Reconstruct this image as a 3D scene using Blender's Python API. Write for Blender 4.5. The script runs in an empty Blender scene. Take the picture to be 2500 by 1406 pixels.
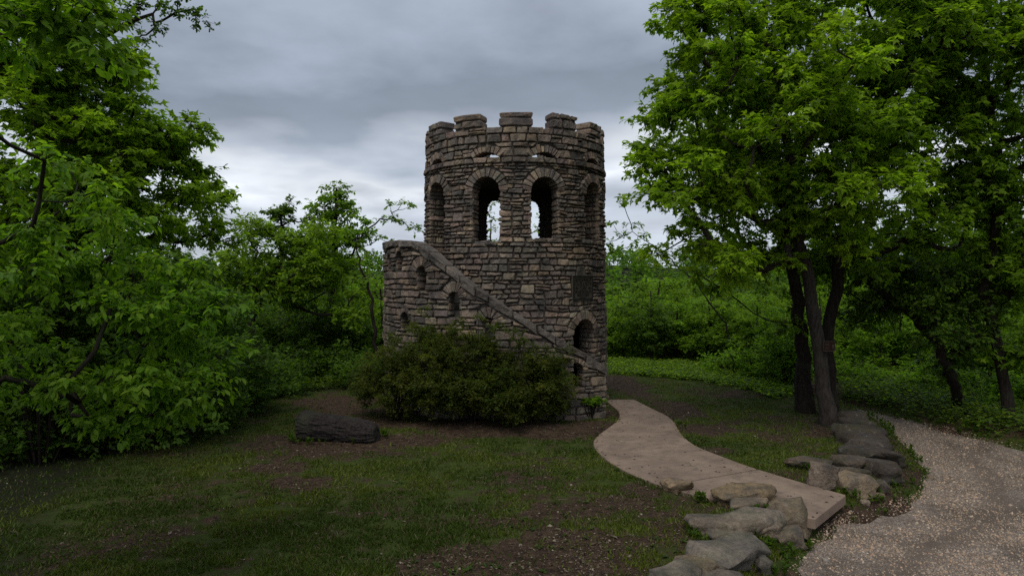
import bpy, math, random
import numpy as np
from mathutils import Vector, Matrix

# ------------------------------------------------------------------ camera, sky, sun, exposure
SC = bpy.context.scene
COL = SC.collection
F = 24.0 / 36.0 * 2500.0          # focal length in photo pixels
CAMZ = 3.3                        # lens height above the lawn
HY = 690.0                        # horizon row in the photo
cd = bpy.data.cameras.new('camera'); cam = bpy.data.objects.new('camera', cd); COL.objects.link(cam)
cd.lens = 24.0; cd.sensor_width = 36.0; cd.clip_end = 3000.0; cd.shift_y = -(703.0 - HY) / 2500.0
cam.location = (0, 0, CAMZ); cam.rotation_euler = (math.radians(90), 0, 0)
SC.camera = cam

SUN_EL, SUN_AZ = math.radians(60), math.radians(200)     # azimuth clockwise from +Y
world = bpy.data.worlds.new('World'); SC.world = world; world.use_nodes = True
nt = world.node_tree; N = nt.nodes; L = nt.links; N.clear()
def wn(t, **k):
    n = N.new(t)
    for a, b in k.items(): setattr(n, a, b)
    return n
out = wn('ShaderNodeOutputWorld'); bg = wn('ShaderNodeBackground'); L.new(bg.outputs[0], out.inputs[0])
sky = wn('ShaderNodeTexSky', sky_type='NISHITA', sun_disc=False, sun_elevation=SUN_EL, sun_rotation=SUN_AZ)
skym = wn('ShaderNodeMix', data_type='RGBA', blend_type='MULTIPLY'); skym.inputs[0].default_value = 1
L.new(sky.outputs[0], skym.inputs[6]); skym.inputs[7].default_value = (.07, .07, .07, 1)
tc = wn('ShaderNodeTexCoord'); sep = wn('ShaderNodeSeparateXYZ'); L.new(tc.outputs['Generated'], sep.inputs[0])
def wmath(op, a, b=None, c=None):
    n = wn('ShaderNodeMath', operation=op)
    for i, v in enumerate((a, b, c)):
        if v is None: continue
        if isinstance(v, (int, float)): n.inputs[i].default_value = v
        else: L.new(v, n.inputs[i])
    return n.outputs[0]
zc = wmath('MAXIMUM', sep.outputs[2], 0.0)
den = wmath('ADD', zc, 0.16)
px_ = wmath('DIVIDE', sep.outputs[0], den); py_ = wmath('DIVIDE', sep.outputs[1], den)
cmb = wn('ShaderNodeCombineXYZ'); L.new(px_, cmb.inputs[0]); L.new(py_, cmb.inputs[1])
n1 = wn('ShaderNodeTexNoise'); n1.inputs['Scale'].default_value = 0.62; n1.inputs['Detail'].default_value = 4.5; n1.inputs['Roughness'].default_value = .45
mp = wn('ShaderNodeMapping'); mp.inputs['Location'].default_value = (3.1, 1.7, 0.0); L.new(cmb.outputs[0], mp.inputs[0]); L.new(mp.outputs[0], n1.inputs['Vector'])
n2 = wn('ShaderNodeTexNoise'); n2.inputs['Scale'].default_value = 1.55; n2.inputs['Detail'].default_value = 7; n2.inputs['Roughness'].default_value = .5
mp2 = wn('ShaderNodeMapping'); mp2.inputs['Location'].default_value = (7.3, 4.2, 2.0); L.new(cmb.outputs[0], mp2.inputs[0]); L.new(mp2.outputs[0], n2.inputs['Vector'])
e1 = wmath('MULTIPLY_ADD', n1.outputs[0], 0.26, -0.13)
e2 = wmath('MULTIPLY_ADD', n2.outputs[0], 0.17, -0.085)
el = wmath('ADD', wmath('ADD', sep.outputs[2], e1), e2)
cr = wn('ShaderNodeValToRGB'); L.new(el, cr.inputs[0])
stops = [(0.0, (.60, .655, .745)), (.07, (.56, .615, .71)), (.12, (.64, .695, .785)), (.165, (.86, .905, .97)), (.195, (.52, .575, .665)),
         (.225, (.295, .342, .415)), (.27, (.258, .302, .370)), (.33, (.372, .428, .522)), (.42, (.47, .535, .64)), (1.0, (.51, .57, .67))]
els = cr.color_ramp.elements
while len(els) < len(stops): els.new(0.5)
for e, (p, c) in zip(els, stops): e.position = p; e.color = (*c, 1)
br = wmath('MULTIPLY_ADD', n2.outputs[0], 1.15, 0.425)
cl = wn('ShaderNodeMix', data_type='RGBA', blend_type='MULTIPLY'); cl.inputs[0].default_value = 1
L.new(cr.outputs[0], cl.inputs[6])
cbr = wn('ShaderNodeCombineColor'); [L.new(br, cbr.inputs[i]) for i in range(3)]; L.new(cbr.outputs[0], cl.inputs[7])
mx = wn('ShaderNodeMix', data_type='RGBA'); mx.inputs[0].default_value = 0.93
L.new(skym.outputs[2], mx.inputs[6]); L.new(cl.outputs[2], mx.inputs[7]); L.new(mx.outputs[2], bg.inputs[0])
bg.inputs[1].default_value = 0.755

sd_ = bpy.data.lights.new('sun', 'SUN'); sun = bpy.data.objects.new('sun', sd_); COL.objects.link(sun)
sd_.energy = 1.5; sd_.angle = math.radians(40); sd_.color = (1.0, .96, .90)
sv = Vector((math.sin(SUN_AZ) * math.cos(SUN_EL), math.cos(SUN_AZ) * math.cos(SUN_EL), math.sin(SUN_EL)))
sun.rotation_euler = sv.to_track_quat('Z', 'Y').to_euler(); sun.location = sv * 60
vs = SC.view_settings; vs.view_transform = 'Standard'; vs.look = 'None'; vs.gamma = 1; vs.use_curve_mapping = False; vs.exposure = 0.45
SC.render.engine = 'CYCLES'
cy = SC.cycles; cy.use_denoising = False; cy.max_bounces = 6; cy.diffuse_bounces = 3; cy.glossy_bounces = 2
cy.transmission_bounces = 4; cy.sample_clamp_indirect = 4

# ------------------------------------------------------------------ helpers
def W(x, y, d):                   # a photo pixel at a distance d -> a point in the place
    return np.array([(x - 1250.0) / F * d, d, CAMZ - (y - HY) / F * d])
def G(x, y, z=0.0):               # a photo pixel on level ground of height z
    d = (CAMZ - z) * F / (y - HY); return np.array([(x - 1250.0) / F * d, d, z])
def unit(a): return a / (np.linalg.norm(a, axis=-1, keepdims=True) + 1e-9)
def hash2(ix, iy, s):
    h = (ix.astype(np.int64) * 374761393 + iy.astype(np.int64) * 668265263 + s * 974634777) & 0xFFFFFFFF
    h = ((h ^ (h >> 13)) * 1274126177) & 0xFFFFFFFF
    return ((h ^ (h >> 16)) & 0xFFFF) / 65535.0
def vnoise(x, y, s=0):
    x = np.asarray(x, float); y = np.asarray(y, float)
    ix = np.floor(x); iy = np.floor(y); fx = x - ix; fy = y - iy
    fx = fx * fx * (3 - 2 * fx); fy = fy * fy * (3 - 2 * fy)
    a = hash2(ix, iy, s); b = hash2(ix + 1, iy, s); c = hash2(ix, iy + 1, s); d = hash2(ix + 1, iy + 1, s)
    return (a * (1 - fx) + b * fx) * (1 - fy) + (c * (1 - fx) + d * fx) * fy
def fbm(x, y, s=0, o=4):
    t = 0; a = .5
    for i in range(o): t = t + a * vnoise(x * 2 ** i, y * 2 ** i, s + i); a *= .5
    return t
def sstep(a, b, x):
    t = np.clip((x - a) / (b - a), 0, 1); return t * t * (3 - 2 * t)
def new_mesh(name, V, Fc, mat=None, tint=None, smooth=False):
    me = bpy.data.meshes.new(name); V = np.asarray(V, dtype=np.float32)
    if isinstance(Fc, np.ndarray):
        n, k = Fc.shape
        me.vertices.add(len(V)); me.vertices.foreach_set('co', V.ravel())
        me.loops.add(n * k); me.loops.foreach_set('vertex_index', Fc.ravel().astype(np.int32))
        me.polygons.add(n); me.polygons.foreach_set('loop_start', np.arange(0, n * k, k, dtype=np.int32))
        me.update(calc_edges=True)
    else:
        me.from_pydata(V.tolist(), [], Fc)
    if tint is not None:
        a = me.attributes.new('tint', 'FLOAT_COLOR', 'POINT')
        t = np.asarray(tint, dtype=np.float32)
        if t.ndim == 1: t = np.tile(t, (len(V), 1))
        if t.shape[1] == 3: t = np.concatenate([t, np.ones((len(t), 1), np.float32)], 1)
        a.data.foreach_set('color', t.ravel())
    if smooth: me.polygons.foreach_set('use_smooth', np.ones(len(me.polygons), bool))
    if mat: me.materials.append(mat)
    return me
def link(name, me, parent=None, loc=(0, 0, 0)):
    o = bpy.data.objects.new(name, me); COL.objects.link(o); o.location = loc
    if parent is not None: o.parent = parent
    return o
def tag(o, label=None, cat=None, group=None, kind=None):
    if label: o['label'] = label
    if cat: o['category'] = cat
    if group: o['group'] = group
    if kind: o['kind'] = kind
    return o
def thing(name, label, cat, loc, group=None):
    o = bpy.data.objects.new(name, None); o.empty_display_size = .2; COL.objects.link(o); o.location = tuple(loc)
    return tag(o, label, cat, group)
def part(name, V, Fc, mat, root, tint=None, smooth=False, center=True, parent_off=None, kind=None, label=None):
    """V in world coordinates; root's (and parent's) own offset is taken off"""
    V = np.asarray(V, float); off = np.array(root.location) if parent_off is None else np.array(parent_off)
    c = V.mean(0) if center else off
    o = link(name, new_mesh(name, V - c, Fc, mat, tint, smooth), root, tuple(c - off))
    if kind: o['kind'] = kind
    if label: o['label'] = label
    return o
BOXF = [(0, 3, 2, 1), (4, 5, 6, 7), (0, 1, 5, 4), (1, 2, 6, 5), (2, 3, 7, 6), (3, 0, 4, 7)]

# ------------------------------------------------------------------ materials
def material(name):
    m = bpy.data.materials.new(name); m.use_nodes = True
    t = m.node_tree; b = t.nodes['Principled BSDF']; return m, t, b
def nd(t, k, **kw):
    n = t.nodes.new(k)
    for a, v in kw.items():
        if a in n.inputs: n.inputs[a].default_value = v
        else: setattr(n, a, v)
    return n
def ramp(t, src, stops):
    r = nd(t, 'ShaderNodeValToRGB'); t.links.new(src, r.inputs[0]); e = r.color_ramp.elements
    while len(e) < len(stops): e.new(.5)
    for q, (p, c) in zip(e, stops): q.position = p; q.color = (*c, 1) if len(c) == 3 else c
    return r.outputs[0]
def mixc(t, fac, a, b, mode='MIX'):
    n = nd(t, 'ShaderNodeMix', data_type='RGBA', blend_type=mode)
    for i, v in ((0, fac), (6, a), (7, b)):
        if isinstance(v, (int, float)): n.inputs[i].default_value = v
        elif isinstance(v, tuple): n.inputs[i].default_value = (*v, 1)
        else: t.links.new(v, n.inputs[i])
    return n.outputs[2]
def bump(t, b, h, strength, dist):
    n = nd(t, 'ShaderNodeBump'); n.inputs['Strength'].default_value = strength; n.inputs['Distance'].default_value = dist
    t.links.new(h, n.inputs['Height']); t.links.new(n.outputs[0], b.inputs['Normal'])
def pos(t): return nd(t, 'ShaderNodeNewGeometry').outputs['Position']
def noise(t, vec, scale, detail=5, rough=.55):
    n = nd(t, 'ShaderNodeTexNoise', Scale=scale, Detail=detail, Roughness=rough); t.links.new(vec, n.inputs['Vector']); return n.outputs[0]
def mapping(t, vec, scale):
    n = nd(t, 'ShaderNodeMapping'); n.inputs['Scale'].default_value = scale; t.links.new(vec, n.inputs[0]); return n.outputs[0]
def attr(t, name='tint'):
    n = nd(t, 'ShaderNodeAttribute'); n.attribute_name = name; return n

def stone_mat(name, lichen=(.30, .29, .25), dark=.35, bscale=22.0, moss=0.0, bst=.75):
    m, t, b = material(name); p = pos(t); a = attr(t).outputs['Color']
    n1 = noise(t, p, 3.2, 6, .6); n2 = noise(t, p, bscale, 8, .65); n3 = noise(t, p, 9.0, 4, .6)
    c = mixc(t, 1.0, a, ramp(t, n2, [(.28, (.55, .55, .55)), (.5, (.95, .95, .95)), (.75, (1.35, 1.33, 1.28))]), 'MULTIPLY')
    c = mixc(t, 1.0, c, ramp(t, noise(t, p, 75, 4, .7), [(.30, (.62,) * 3), (.5, (1,) * 3), (.70, (1.38,) * 3)]), 'MULTIPLY')
    c = mixc(t, ramp(t, n1, [(.46, (0, 0, 0)), (.66, (.75, .75, .75))]), c, (dark * .16, dark * .155, dark * .15))
    c = mixc(t, ramp(t, n3, [(.60, (0, 0, 0)), (.72, (.5, .5, .5))]), c, lichen)
    if moss:
        c = mixc(t, ramp(t, noise(t, p, 1.7, 5), [(.50, (0, 0, 0)), (.70, (moss, moss, moss))]), c, (.045, .06, .02))
    c = mixc(t, 1.0, c, ramp(t, noise(t, mapping(t, p, (1, 1, .35)), 1.6, 5, .6), [(.35, (.70, .70, .71)), (.52, (1.0, .99, .98)), (.70, (1.22, 1.18, 1.12))]), 'MULTIPLY')
    t.links.new(c, b.inputs['Base Color']); b.inputs['Roughness'].default_value = .92; b.inputs['Specular IOR Level'].default_value = .2
    add = nd(t, 'ShaderNodeMath', operation='ADD'); t.links.new(n2, add.inputs[0]); t.links.new(n3, add.inputs[1])
    bump(t, b, add.outputs[0], bst, .03)
    return m
M_STONE = stone_mat('masonry stone')
M_ROCK = stone_mat('limestone boulder', lichen=(.22, .195, .155), dark=.30, bscale=15.0, moss=.35, bst=1.0)
def simple(name, col, rough=.9, nscale=12., lo=.7, hi=1.25, bs=.3, bd=.01, spec=.25, metal=0.):
    m, t, b = material(name); p = pos(t); n = noise(t, p, nscale, 6, .6)
    c = mixc(t, 1.0, col, ramp(t, n, [(.3, (lo,) * 3), (.7, (hi,) * 3)]), 'MULTIPLY')
    t.links.new(c, b.inputs['Base Color']); b.inputs['Roughness'].default_value = rough
    b.inputs['Specular IOR Level'].default_value = spec; b.inputs['Metallic'].default_value = metal
    bump(t, b, n, bs, bd); return m
M_MORTAR = simple('mortar', (.100, .083, .068), .97, 14, .6, 1.3, .8, .02, .1)
M_BRONZE = simple('weathered bronze', (.068, .058, .042), .75, 25, .8, 1.2, .15, .003, .2)
M_BRONZE_D = simple('dark bronze', (.012, .011, .009), .6, 25, .8, 1.2, .15, .003, .4)
M_SIGN = simple('brown sign paint', (.024, .013, .009), .85, 20, .85, 1.15, .1, .002, .05)
M_SIGNW = simple('faded cream paint', (.075, .060, .048), .85, 30, .8, 1.1, .1, .002, .05)
M_TIN = simple('deck concrete', (.10, .09, .08), .9, 6)

def leaf_mat(name, trans=.55, gain=1.22):
    m, t, b = material(name); a = mixc(t, 1.0, attr(t).outputs['Color'], (gain, gain, gain * .95), 'MULTIPLY')
    t.links.new(a, b.inputs['Base Color']); b.inputs['Roughness'].default_value = .5; b.inputs['Specular IOR Level'].default_value = .14
    tr = nd(t, 'ShaderNodeBsdfTranslucent'); t.links.new(mixc(t, 1.0, a, (1.6, 1.7, .6), 'MULTIPLY'), tr.inputs[0])
    ms = nd(t, 'ShaderNodeMixShader'); ms.inputs[0].default_value = trans
    t.links.new(b.outputs[0], ms.inputs[1]); t.links.new(tr.outputs[0], ms.inputs[2])
    t.links.new(ms.outputs[0], t.nodes['Material Output'].inputs[0]); return m
M_LEAF = leaf_mat('leaf')
M_GRASS = leaf_mat('grass blade', .25, 1.0)
def bark_mat(name, col):
    m, t, b = material(name); p = mapping(t, pos(t), (1, 1, .16)); n = noise(t, p, 26, 6, .65); n2 = noise(t, pos(t), 2.2, 4)
    c = mixc(t, 1.0, col, ramp(t, n, [(.32, (.35,) * 3), (.55, (1,) * 3), (.75, (1.5,) * 3)]), 'MULTIPLY')
    c = mixc(t, ramp(t, n2, [(.5, (0, 0, 0)), (.75, (.45,) * 3)]), c, (.05, .055, .03))
    t.links.new(c, b.inputs['Base Color']); b.inputs['Roughness'].default_value = .95; b.inputs['Specular IOR Level'].default_value = .15
    bump(t, b, n, 1.0, .035); return m
M_BARK = bark_mat('dark bark', (.024, .018, .014))
M_BARKL = bark_mat('grey bark', (.046, .037, .030))

def ground_mat():
    m, t, b = material('ground'); p = pos(t); a = attr(t); sp = nd(t, 'ShaderNodeSeparateColor'); t.links.new(a.outputs['Color'], sp.inputs[0])
    n1 = noise(t, p, 1.1, 6, .6); n2 = noise(t, p, 7, 7, .65); n3 = noise(t, p, 45, 6, .7)
    soil = mixc(t, ramp(t, n2, [(.35, (0, 0, 0)), (.68, (1, 1, 1))]), (.030, .019, .013), (.088, .058, .038))
    soil = mixc(t, 1.0, soil, ramp(t, n3, [(.36, (.35,) * 3), (.5, (1,) * 3), (.66, (1.7, 1.6, 1.5))]), 'MULTIPLY')
    soil = mixc(t, ramp(t, noise(t, p, 28, 3, .5), [(.62, (0, 0, 0)), (.68, (.8,) * 3)]), soil, (.15, .115, .082))
    gr = mixc(t, ramp(t, n2, [(.32, (0, 0, 0)), (.7, (1, 1, 1))]), (.030, .046, .009), (.064, .092, .014))
    gr = mixc(t, ramp(t, n3, [(.45, (0, 0, 0)), (.75, (.6,) * 3)]), gr, (.060, .046, .026))
    add = nd(t, 'ShaderNodeMath', operation='MULTIPLY_ADD'); t.links.new(n2, add.inputs[0]); add.inputs[1].default_value = 1.1; t.links.new(sp.outputs[0], add.inputs[2])
    c = mixc(t, ramp(t, add.outputs[0], [(.80, (0, 0, 0)), (1.25, (1, 1, 1))]), gr, soil)
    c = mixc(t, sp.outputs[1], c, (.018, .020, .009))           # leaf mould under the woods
    t.links.new(c, b.inputs['Base Color']); b.inputs['Roughness'].default_value = .97; b.inputs['Specular IOR Level'].default_value = .1
    s = nd(t, 'ShaderNodeMath', operation='ADD'); t.links.new(n2, s.inputs[0]); t.links.new(n3, s.inputs[1]); bump(t, b, s.outputs[0], .9, .05)
    return m
M_GROUND = ground_mat()
def gravel_mat():
    m, t, b = material('gravel'); p = pos(t); n1 = noise(t, p, .9, 5, .6); n2 = noise(t, p, 5, 6, .65)
    v = nd(t, 'ShaderNodeTexVoronoi', Scale=60.); t.links.new(p, v.inputs['Vector'])
    vc = nd(t, 'ShaderNodeSeparateColor'); t.links.new(v.outputs['Color'], vc.inputs[0])
    c = ramp(t, vc.outputs[0], [(0, (.10, .08, .065)), (.45, (.22, .175, .14)), (.8, (.34, .28, .23)), (1, (.50, .43, .37))])
    c = mixc(t, ramp(t, v.outputs['Distance'], [(.35, (0, 0, 0)), (.75, (.8,) * 3)]), c, (.11, .09, .075))
    c = mixc(t, ramp(t, n2, [(.45, (0, 0, 0)), (.7, (.65,) * 3)]), c, (.13, .098, .074))
    c = mixc(t, ramp(t, n1, [(.46, (0, 0, 0)), (.64, (.75,) * 3)]), c, (.075, .060, .045))
    tk = nd(t, 'ShaderNodeSeparateColor'); t.links.new(attr(t).outputs['Color'], tk.inputs[0]); c = mixc(t, ramp(t, tk.outputs[0], [(.10, (0, 0, 0)), (.9, (.62,) * 3)]), c, (.115, .089, .068))
    t.links.new(c, b.inputs['Base Color']); b.inputs['Roughness'].default_value = .95; b.inputs['Specular IOR Level'].default_value = .15
    inv = nd(t, 'ShaderNodeMath', operation='MULTIPLY'); t.links.new(v.outputs['Distance'], inv.inputs[0]); inv.inputs[1].default_value = -1
    bump(t, b, inv.outputs[0], .8, .02); return m
M_GRAVEL = gravel_mat()
def concrete_mat():
    m, t, b = material('tan concrete'); p = pos(t); n1 = noise(t, p, 1.3, 6, .6); n2 = noise(t, p, 60, 5, .7); n3 = noise(t, p, 6, 6, .6)
    c = mixc(t, ramp(t, n1, [(.32, (0, 0, 0)), (.66, (1, 1, 1))]), (.150, .108, .080), (.255, .186, .138))
    c = mixc(t, ramp(t, n3, [(.50, (0, 0, 0)), (.70, (.55,) * 3)]), c, (.105, .078, .056))
    c = mixc(t, ramp(t, noise(t, p, 2.7, 8, .7), [(.56, (0, 0, 0)), (.66, (.6,) * 3)]), c, (.120, .092, .070))
    c = mixc(t, 1.0, c, ramp(t, n2, [(.3, (.8,) * 3), (.7, (1.12,) * 3)]), 'MULTIPLY')
    t.links.new(c, b.inputs['Base Color']); b.inputs['Roughness'].default_value = .9; b.inputs['Specular IOR Level'].default_value = .2
    bump(t, b, n2, .35, .006); return m
M_CONC = concrete_mat()
def plain_attr(name, rough=.9):
    m, t, b = material(name); t.links.new(attr(t).outputs['Color'], b.inputs['Base Color']); b.inputs['Roughness'].default_value = rough
    b.inputs['Specular IOR Level'].default_value = .15; return m
M_CHIP = plain_attr('stone chip')

# ------------------------------------------------------------------ terrain
PATH_L = [(1476, 978), (1492, 990), (1513, 1008), (1512, 1026), (1488, 1046), (1456, 1068), (1446, 1086), (1462, 1112), (1510, 1146), (1580, 1178), (1690, 1212), (1830, 1242), (1990, 1272)]
PATH_R = [(1548, 978), (1572, 990), (1600, 1004), (1630, 1018), (1648, 1034), (1656, 1052), (1668, 1070), (1700, 1094), (1760, 1117), (1822, 1141), (1900, 1165), (1980, 1189), (2065, 1213)]
pathL = np.array([G(*p)[:2] for p in PATH_L]); pathR = np.array([G(*p)[:2] for p in PATH_R])
path_poly = np.concatenate([pathL, pathR[::-1]])
ROAD_PX = [(1880, 1440), (1945, 1385), (1990, 1330), (2035, 1290), (2110, 1268), (2185, 1245), (2245, 1205), (2262, 1160), (2232, 1118), (2200, 1082), (2168, 1048), (2128, 1022), (2070, 1003), (1990, 990),
           (2000, 975), (2110, 1000), (2200, 1026), (2350, 1062), (2500, 1102), (2720, 1160), (3200, 1300)]
ROADZ = -.36
road_poly = np.array([G(x, y, ROADZ)[:2] for x, y in ROAD_PX] + [np.array([16., 2.]), np.array([8., 0.]), np.array([4.2, 5.0])])
def sdist(px, py, poly):
    d = np.full(px.shape, 1e9); ins = np.zeros(px.shape, bool); n = len(poly)
    for i in range(n):
        a = poly[i]; b = poly[(i + 1) % n]; e = b - a; wx = px - a[0]; wy = py - a[1]
        t = np.clip((wx * e[0] + wy * e[1]) / (e @ e + 1e-12), 0, 1)
        d = np.minimum(d, (wx - e[0] * t) ** 2 + (wy - e[1] * t) ** 2)
        c = ((a[1] <= py) & (b[1] > py)) | ((b[1] <= py) & (a[1] > py))
        xi = a[0] + (py - a[1]) / (e[1] if abs(e[1]) > 1e-9 else 1e-9) * e[0]
        ins ^= c & (px < xi)
    d = np.sqrt(d); return np.where(ins, -d, d)
def terrain(x, y):
    x = np.asarray(x, float); y = np.asarray(y, float)
    z = .10 * (fbm(x * .35, y * .35, 3, 4) - .5) + .05 * (fbm(x * 1.7, y * 1.7, 9, 3) - .45)
    z = z * sstep(.1, 1.2, sdist(x, y, path_poly))
    sd = sdist(x, y, road_poly)
    z = z * sstep(-.3, .6, sd) + ROADZ * sstep(.75, -.25, sd)
    z = z + .03 * (fbm(x * .8, y * .8, 19, 3) - .5) * sstep(0, -.6, sd)
    z = z + .18 * np.exp(-(((x + .2) / 2.6) ** 2 + ((y - 15.4) / .9) ** 2))
    edge = np.where(x > 6, 26 + (x - 6) * .2, np.where(x < -3, 24.0, 27.0))
    z = z - 13 * sstep(0, 60, y - edge) + 22 * sstep(95, 210, y + 6 * (fbm(x * .02, y * .02, 31, 3) - .5) + .10 * np.abs(x - 25))
    z = z - 3 * sstep(11, 60, -x) - 2 * sstep(22, 80, x)
    return z
def tz(x, y): return float(terrain(np.array([x]), np.array([y]))[0])
def patch(x, y, px, py, rx, ry, s=0):
    c = G(px, py); wob = .7 * (fbm(x * 1.1, y * 1.1, 50 + s, 3) - .44) * 2 + .9 * (fbm(x * 3.7, y * 3.7, 150 + s, 4) - .47)
    return .84 * sstep(1.40, .30, np.sqrt(((x - c[0]) / rx) ** 2 + ((y - c[1]) / ry) ** 2) + wob)
DIRT = [(820, 1088, 2.0, .95), (690, 1070, .8, .4), (830, 975, 1.6, 1.3), (930, 1030, 1.3, .55), (1080, 1048, 1.5, .5), (1270, 1062, 1.9, .55), (1440, 1045, .9, .8), (1480, 1010, .55, .9), (1010, 1080, 1.1, .5),
        (1150, 1040, 3., .5), (1290, 1370, 1.5, .9), (1420, 1330, 1.0, .9), (1130, 1420, 1.4, .6), (1500, 1230, .8, .55), (1380, 1250, .8, .5), (1560, 1200, .4, .5), (640, 1140, .9, .5), (760, 1180, .7, .4), (1530, 940, .75, 2.6), (1640, 1000, .8, 1.3),
        (1700, 1050, .8, .8), (1740, 1100, .5, .3), (1010, 1000, 2.4, .7), (2100, 1230, 1.1, .5), (2200, 1190, .6, .8), (2030, 1050, .8, 1.0)]
def dirt_mask(x, y):
    m = .27 + .95 * (fbm(x * .9 + 7, y * .9, 77, 3) - .44) + .9 * (fbm(x * 4.1, y * 4.1, 177, 3) - .44)
    for i, (a, b, c, d) in enumerate(DIRT): m = np.maximum(m, patch(x, y, a, b, c, d, i))
    return np.clip(m, 0, 1)
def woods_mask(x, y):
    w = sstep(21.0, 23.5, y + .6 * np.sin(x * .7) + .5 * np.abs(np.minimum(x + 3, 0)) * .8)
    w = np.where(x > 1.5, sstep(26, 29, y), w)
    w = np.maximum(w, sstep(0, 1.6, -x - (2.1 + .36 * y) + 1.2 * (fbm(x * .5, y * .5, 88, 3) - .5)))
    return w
def axis_lines(lo, hi, step, far_lo, far_hi):
    a = list(np.arange(lo, hi, step)); v = lo; s = step; left = []
    while v > far_lo: s *= 1.22; v -= s; left.append(v)
    v = a[-1]; s = step; right = []
    while v < far_hi: s *= 1.22; v += s; right.append(v)
    return np.array(left[::-1] + a + right)
gx = axis_lines(-11, 15, .13, -600, 600); gy = axis_lines(5.5, 29, .13, -200, 1200)
GX, GY = np.meshgrid(gx, gy); fx, fy = GX.ravel(), GY.ravel(); GZ = terrain(fx, fy)
nx, ny = len(gx), len(gy); idx = np.arange(nx * ny).reshape(ny, nx)
gf = np.stack([idx[:-1, :-1].ravel(), idx[:-1, 1:].ravel(), idx[1:, 1:].ravel(), idx[1:, :-1].ravel()], 1)
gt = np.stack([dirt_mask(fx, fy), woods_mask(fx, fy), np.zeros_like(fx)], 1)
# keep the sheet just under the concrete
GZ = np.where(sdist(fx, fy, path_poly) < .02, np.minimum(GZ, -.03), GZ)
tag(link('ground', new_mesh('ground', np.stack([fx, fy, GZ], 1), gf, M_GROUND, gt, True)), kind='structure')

# gravel road: a sheet of its own that follows the ground, edges broken up
rx = np.arange(3.6, 24, .12); ry = np.arange(5.0, 27, .12); RX, RY = np.meshgrid(rx, ry); qx, qy = RX.ravel(), RY.ravel()
rs = sdist(qx, qy, road_poly) + .30 * (fbm(qx * 1.6, qy * 1.6, 5, 4) - .47) * 2
rz = terrain(qx, qy) + .012 - .05 * sstep(-.12, .04, rs)
ridx = np.arange(len(qx)).reshape(len(ry), len(rx)); keep = (rs < .10).reshape(len(ry), len(rx))
k4 = keep[:-1, :-1] & keep[:-1, 1:] & keep[1:, 1:] & keep[1:, :-1]
rf = np.stack([ridx[:-1, :-1][k4], ridx[:-1, 1:][k4], ridx[1:, 1:][k4], ridx[1:, :-1][k4]], 1)
def track(x, y):                    # two worn wheel tracks that follow the bend
    d = sdist(x, y, road_poly) + .5 * (fbm(x * .45, y * .45, 45, 3) - .45) + .25 * (fbm(x * 2.2, y * 2.2, 46, 3) - .45)
    return np.maximum(np.exp(-((d + 1.15) / .26) ** 2), np.exp(-((d + 2.65) / .30) ** 2))
tag(link('gravel_road', new_mesh('gravel_road', np.stack([qx, qy, rz], 1), rf, M_GRAVEL, np.repeat(track(qx, qy)[:, None], 3, 1), True)), kind='structure')

# concrete path: a bed and separate slabs with open joints
def resample(poly, n):
    d = np.r_[0, np.cumsum(np.linalg.norm(np.diff(poly, axis=0), axis=1))]; s = np.linspace(0, d[-1], n)
    return np.stack([np.interp(s, d, poly[:, 0]), np.interp(s, d, poly[:, 1])], 1)
def smooth_pl(p, it=2):
    for _ in range(it):
        q = [p[0]]
        for a, b in zip(p[:-1], p[1:]): q += [a * .75 + b * .25, a * .25 + b * .75]
        q.append(p[-1]); p = np.array(q)
    return p
sl, sr = smooth_pl(pathL), smooth_pl(pathR); nS = len(sl)
def strip(a, b, z1, z0, inset=0.):
    mid = [(p + q) / 2 for p, q in zip(a, b)]; V = []
    for p, q, m in zip(a, b, mid):
        for c in (p, q):
            c = c + (m - c) * inset; V += [(c[0], c[1], z1), (c[0], c[1], z0)]
    Fs = []
    for i in range(len(a) - 1):
        o = 4 * i; Fs += [(o, o + 2, o + 6, o + 4), (o + 1, o + 5, o + 7, o + 3), (o, o + 4, o + 5, o + 1), (o + 2, o + 3, o + 7, o + 6)]
    n = 4 * (len(a) - 1); Fs += [(0, 1, 3, 2), (n, n + 2, n + 3, n + 1)]
    return np.array(V), Fs
bedV, bedF = strip(sl, sr, -.012, -.10, .04)
cp = tag(link('concrete_path', new_mesh('concrete_path', bedV, bedF, M_MORTAR)), kind='structure')
cuts = [0, int(nS * .22), int(nS * .40), int(nS * .575), int(nS * .76), nS - 1]
for i, (a, b) in enumerate(zip(cuts[:-1], cuts[1:])):
    pl, pr = sl[a:b + 1].copy(), sr[a:b + 1].copy()
    for arr in (pl, pr):
        if i: arr[0] += (arr[1] - arr[0]) / np.linalg.norm(arr[1] - arr[0]) * .022
        if i < 4: arr[-1] += (arr[-2] - arr[-1]) / np.linalg.norm(arr[-2] - arr[-1]) * .022
    V, Fs = strip(pl, pr, .035, -.12)
    o = part('slab', V, Fs, M_CONC, cp)
    bv = o.modifiers.new('bevel', 'BEVEL'); bv.width = .012; bv.segments = 1; bv.limit_method = 'ANGLE'

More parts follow.
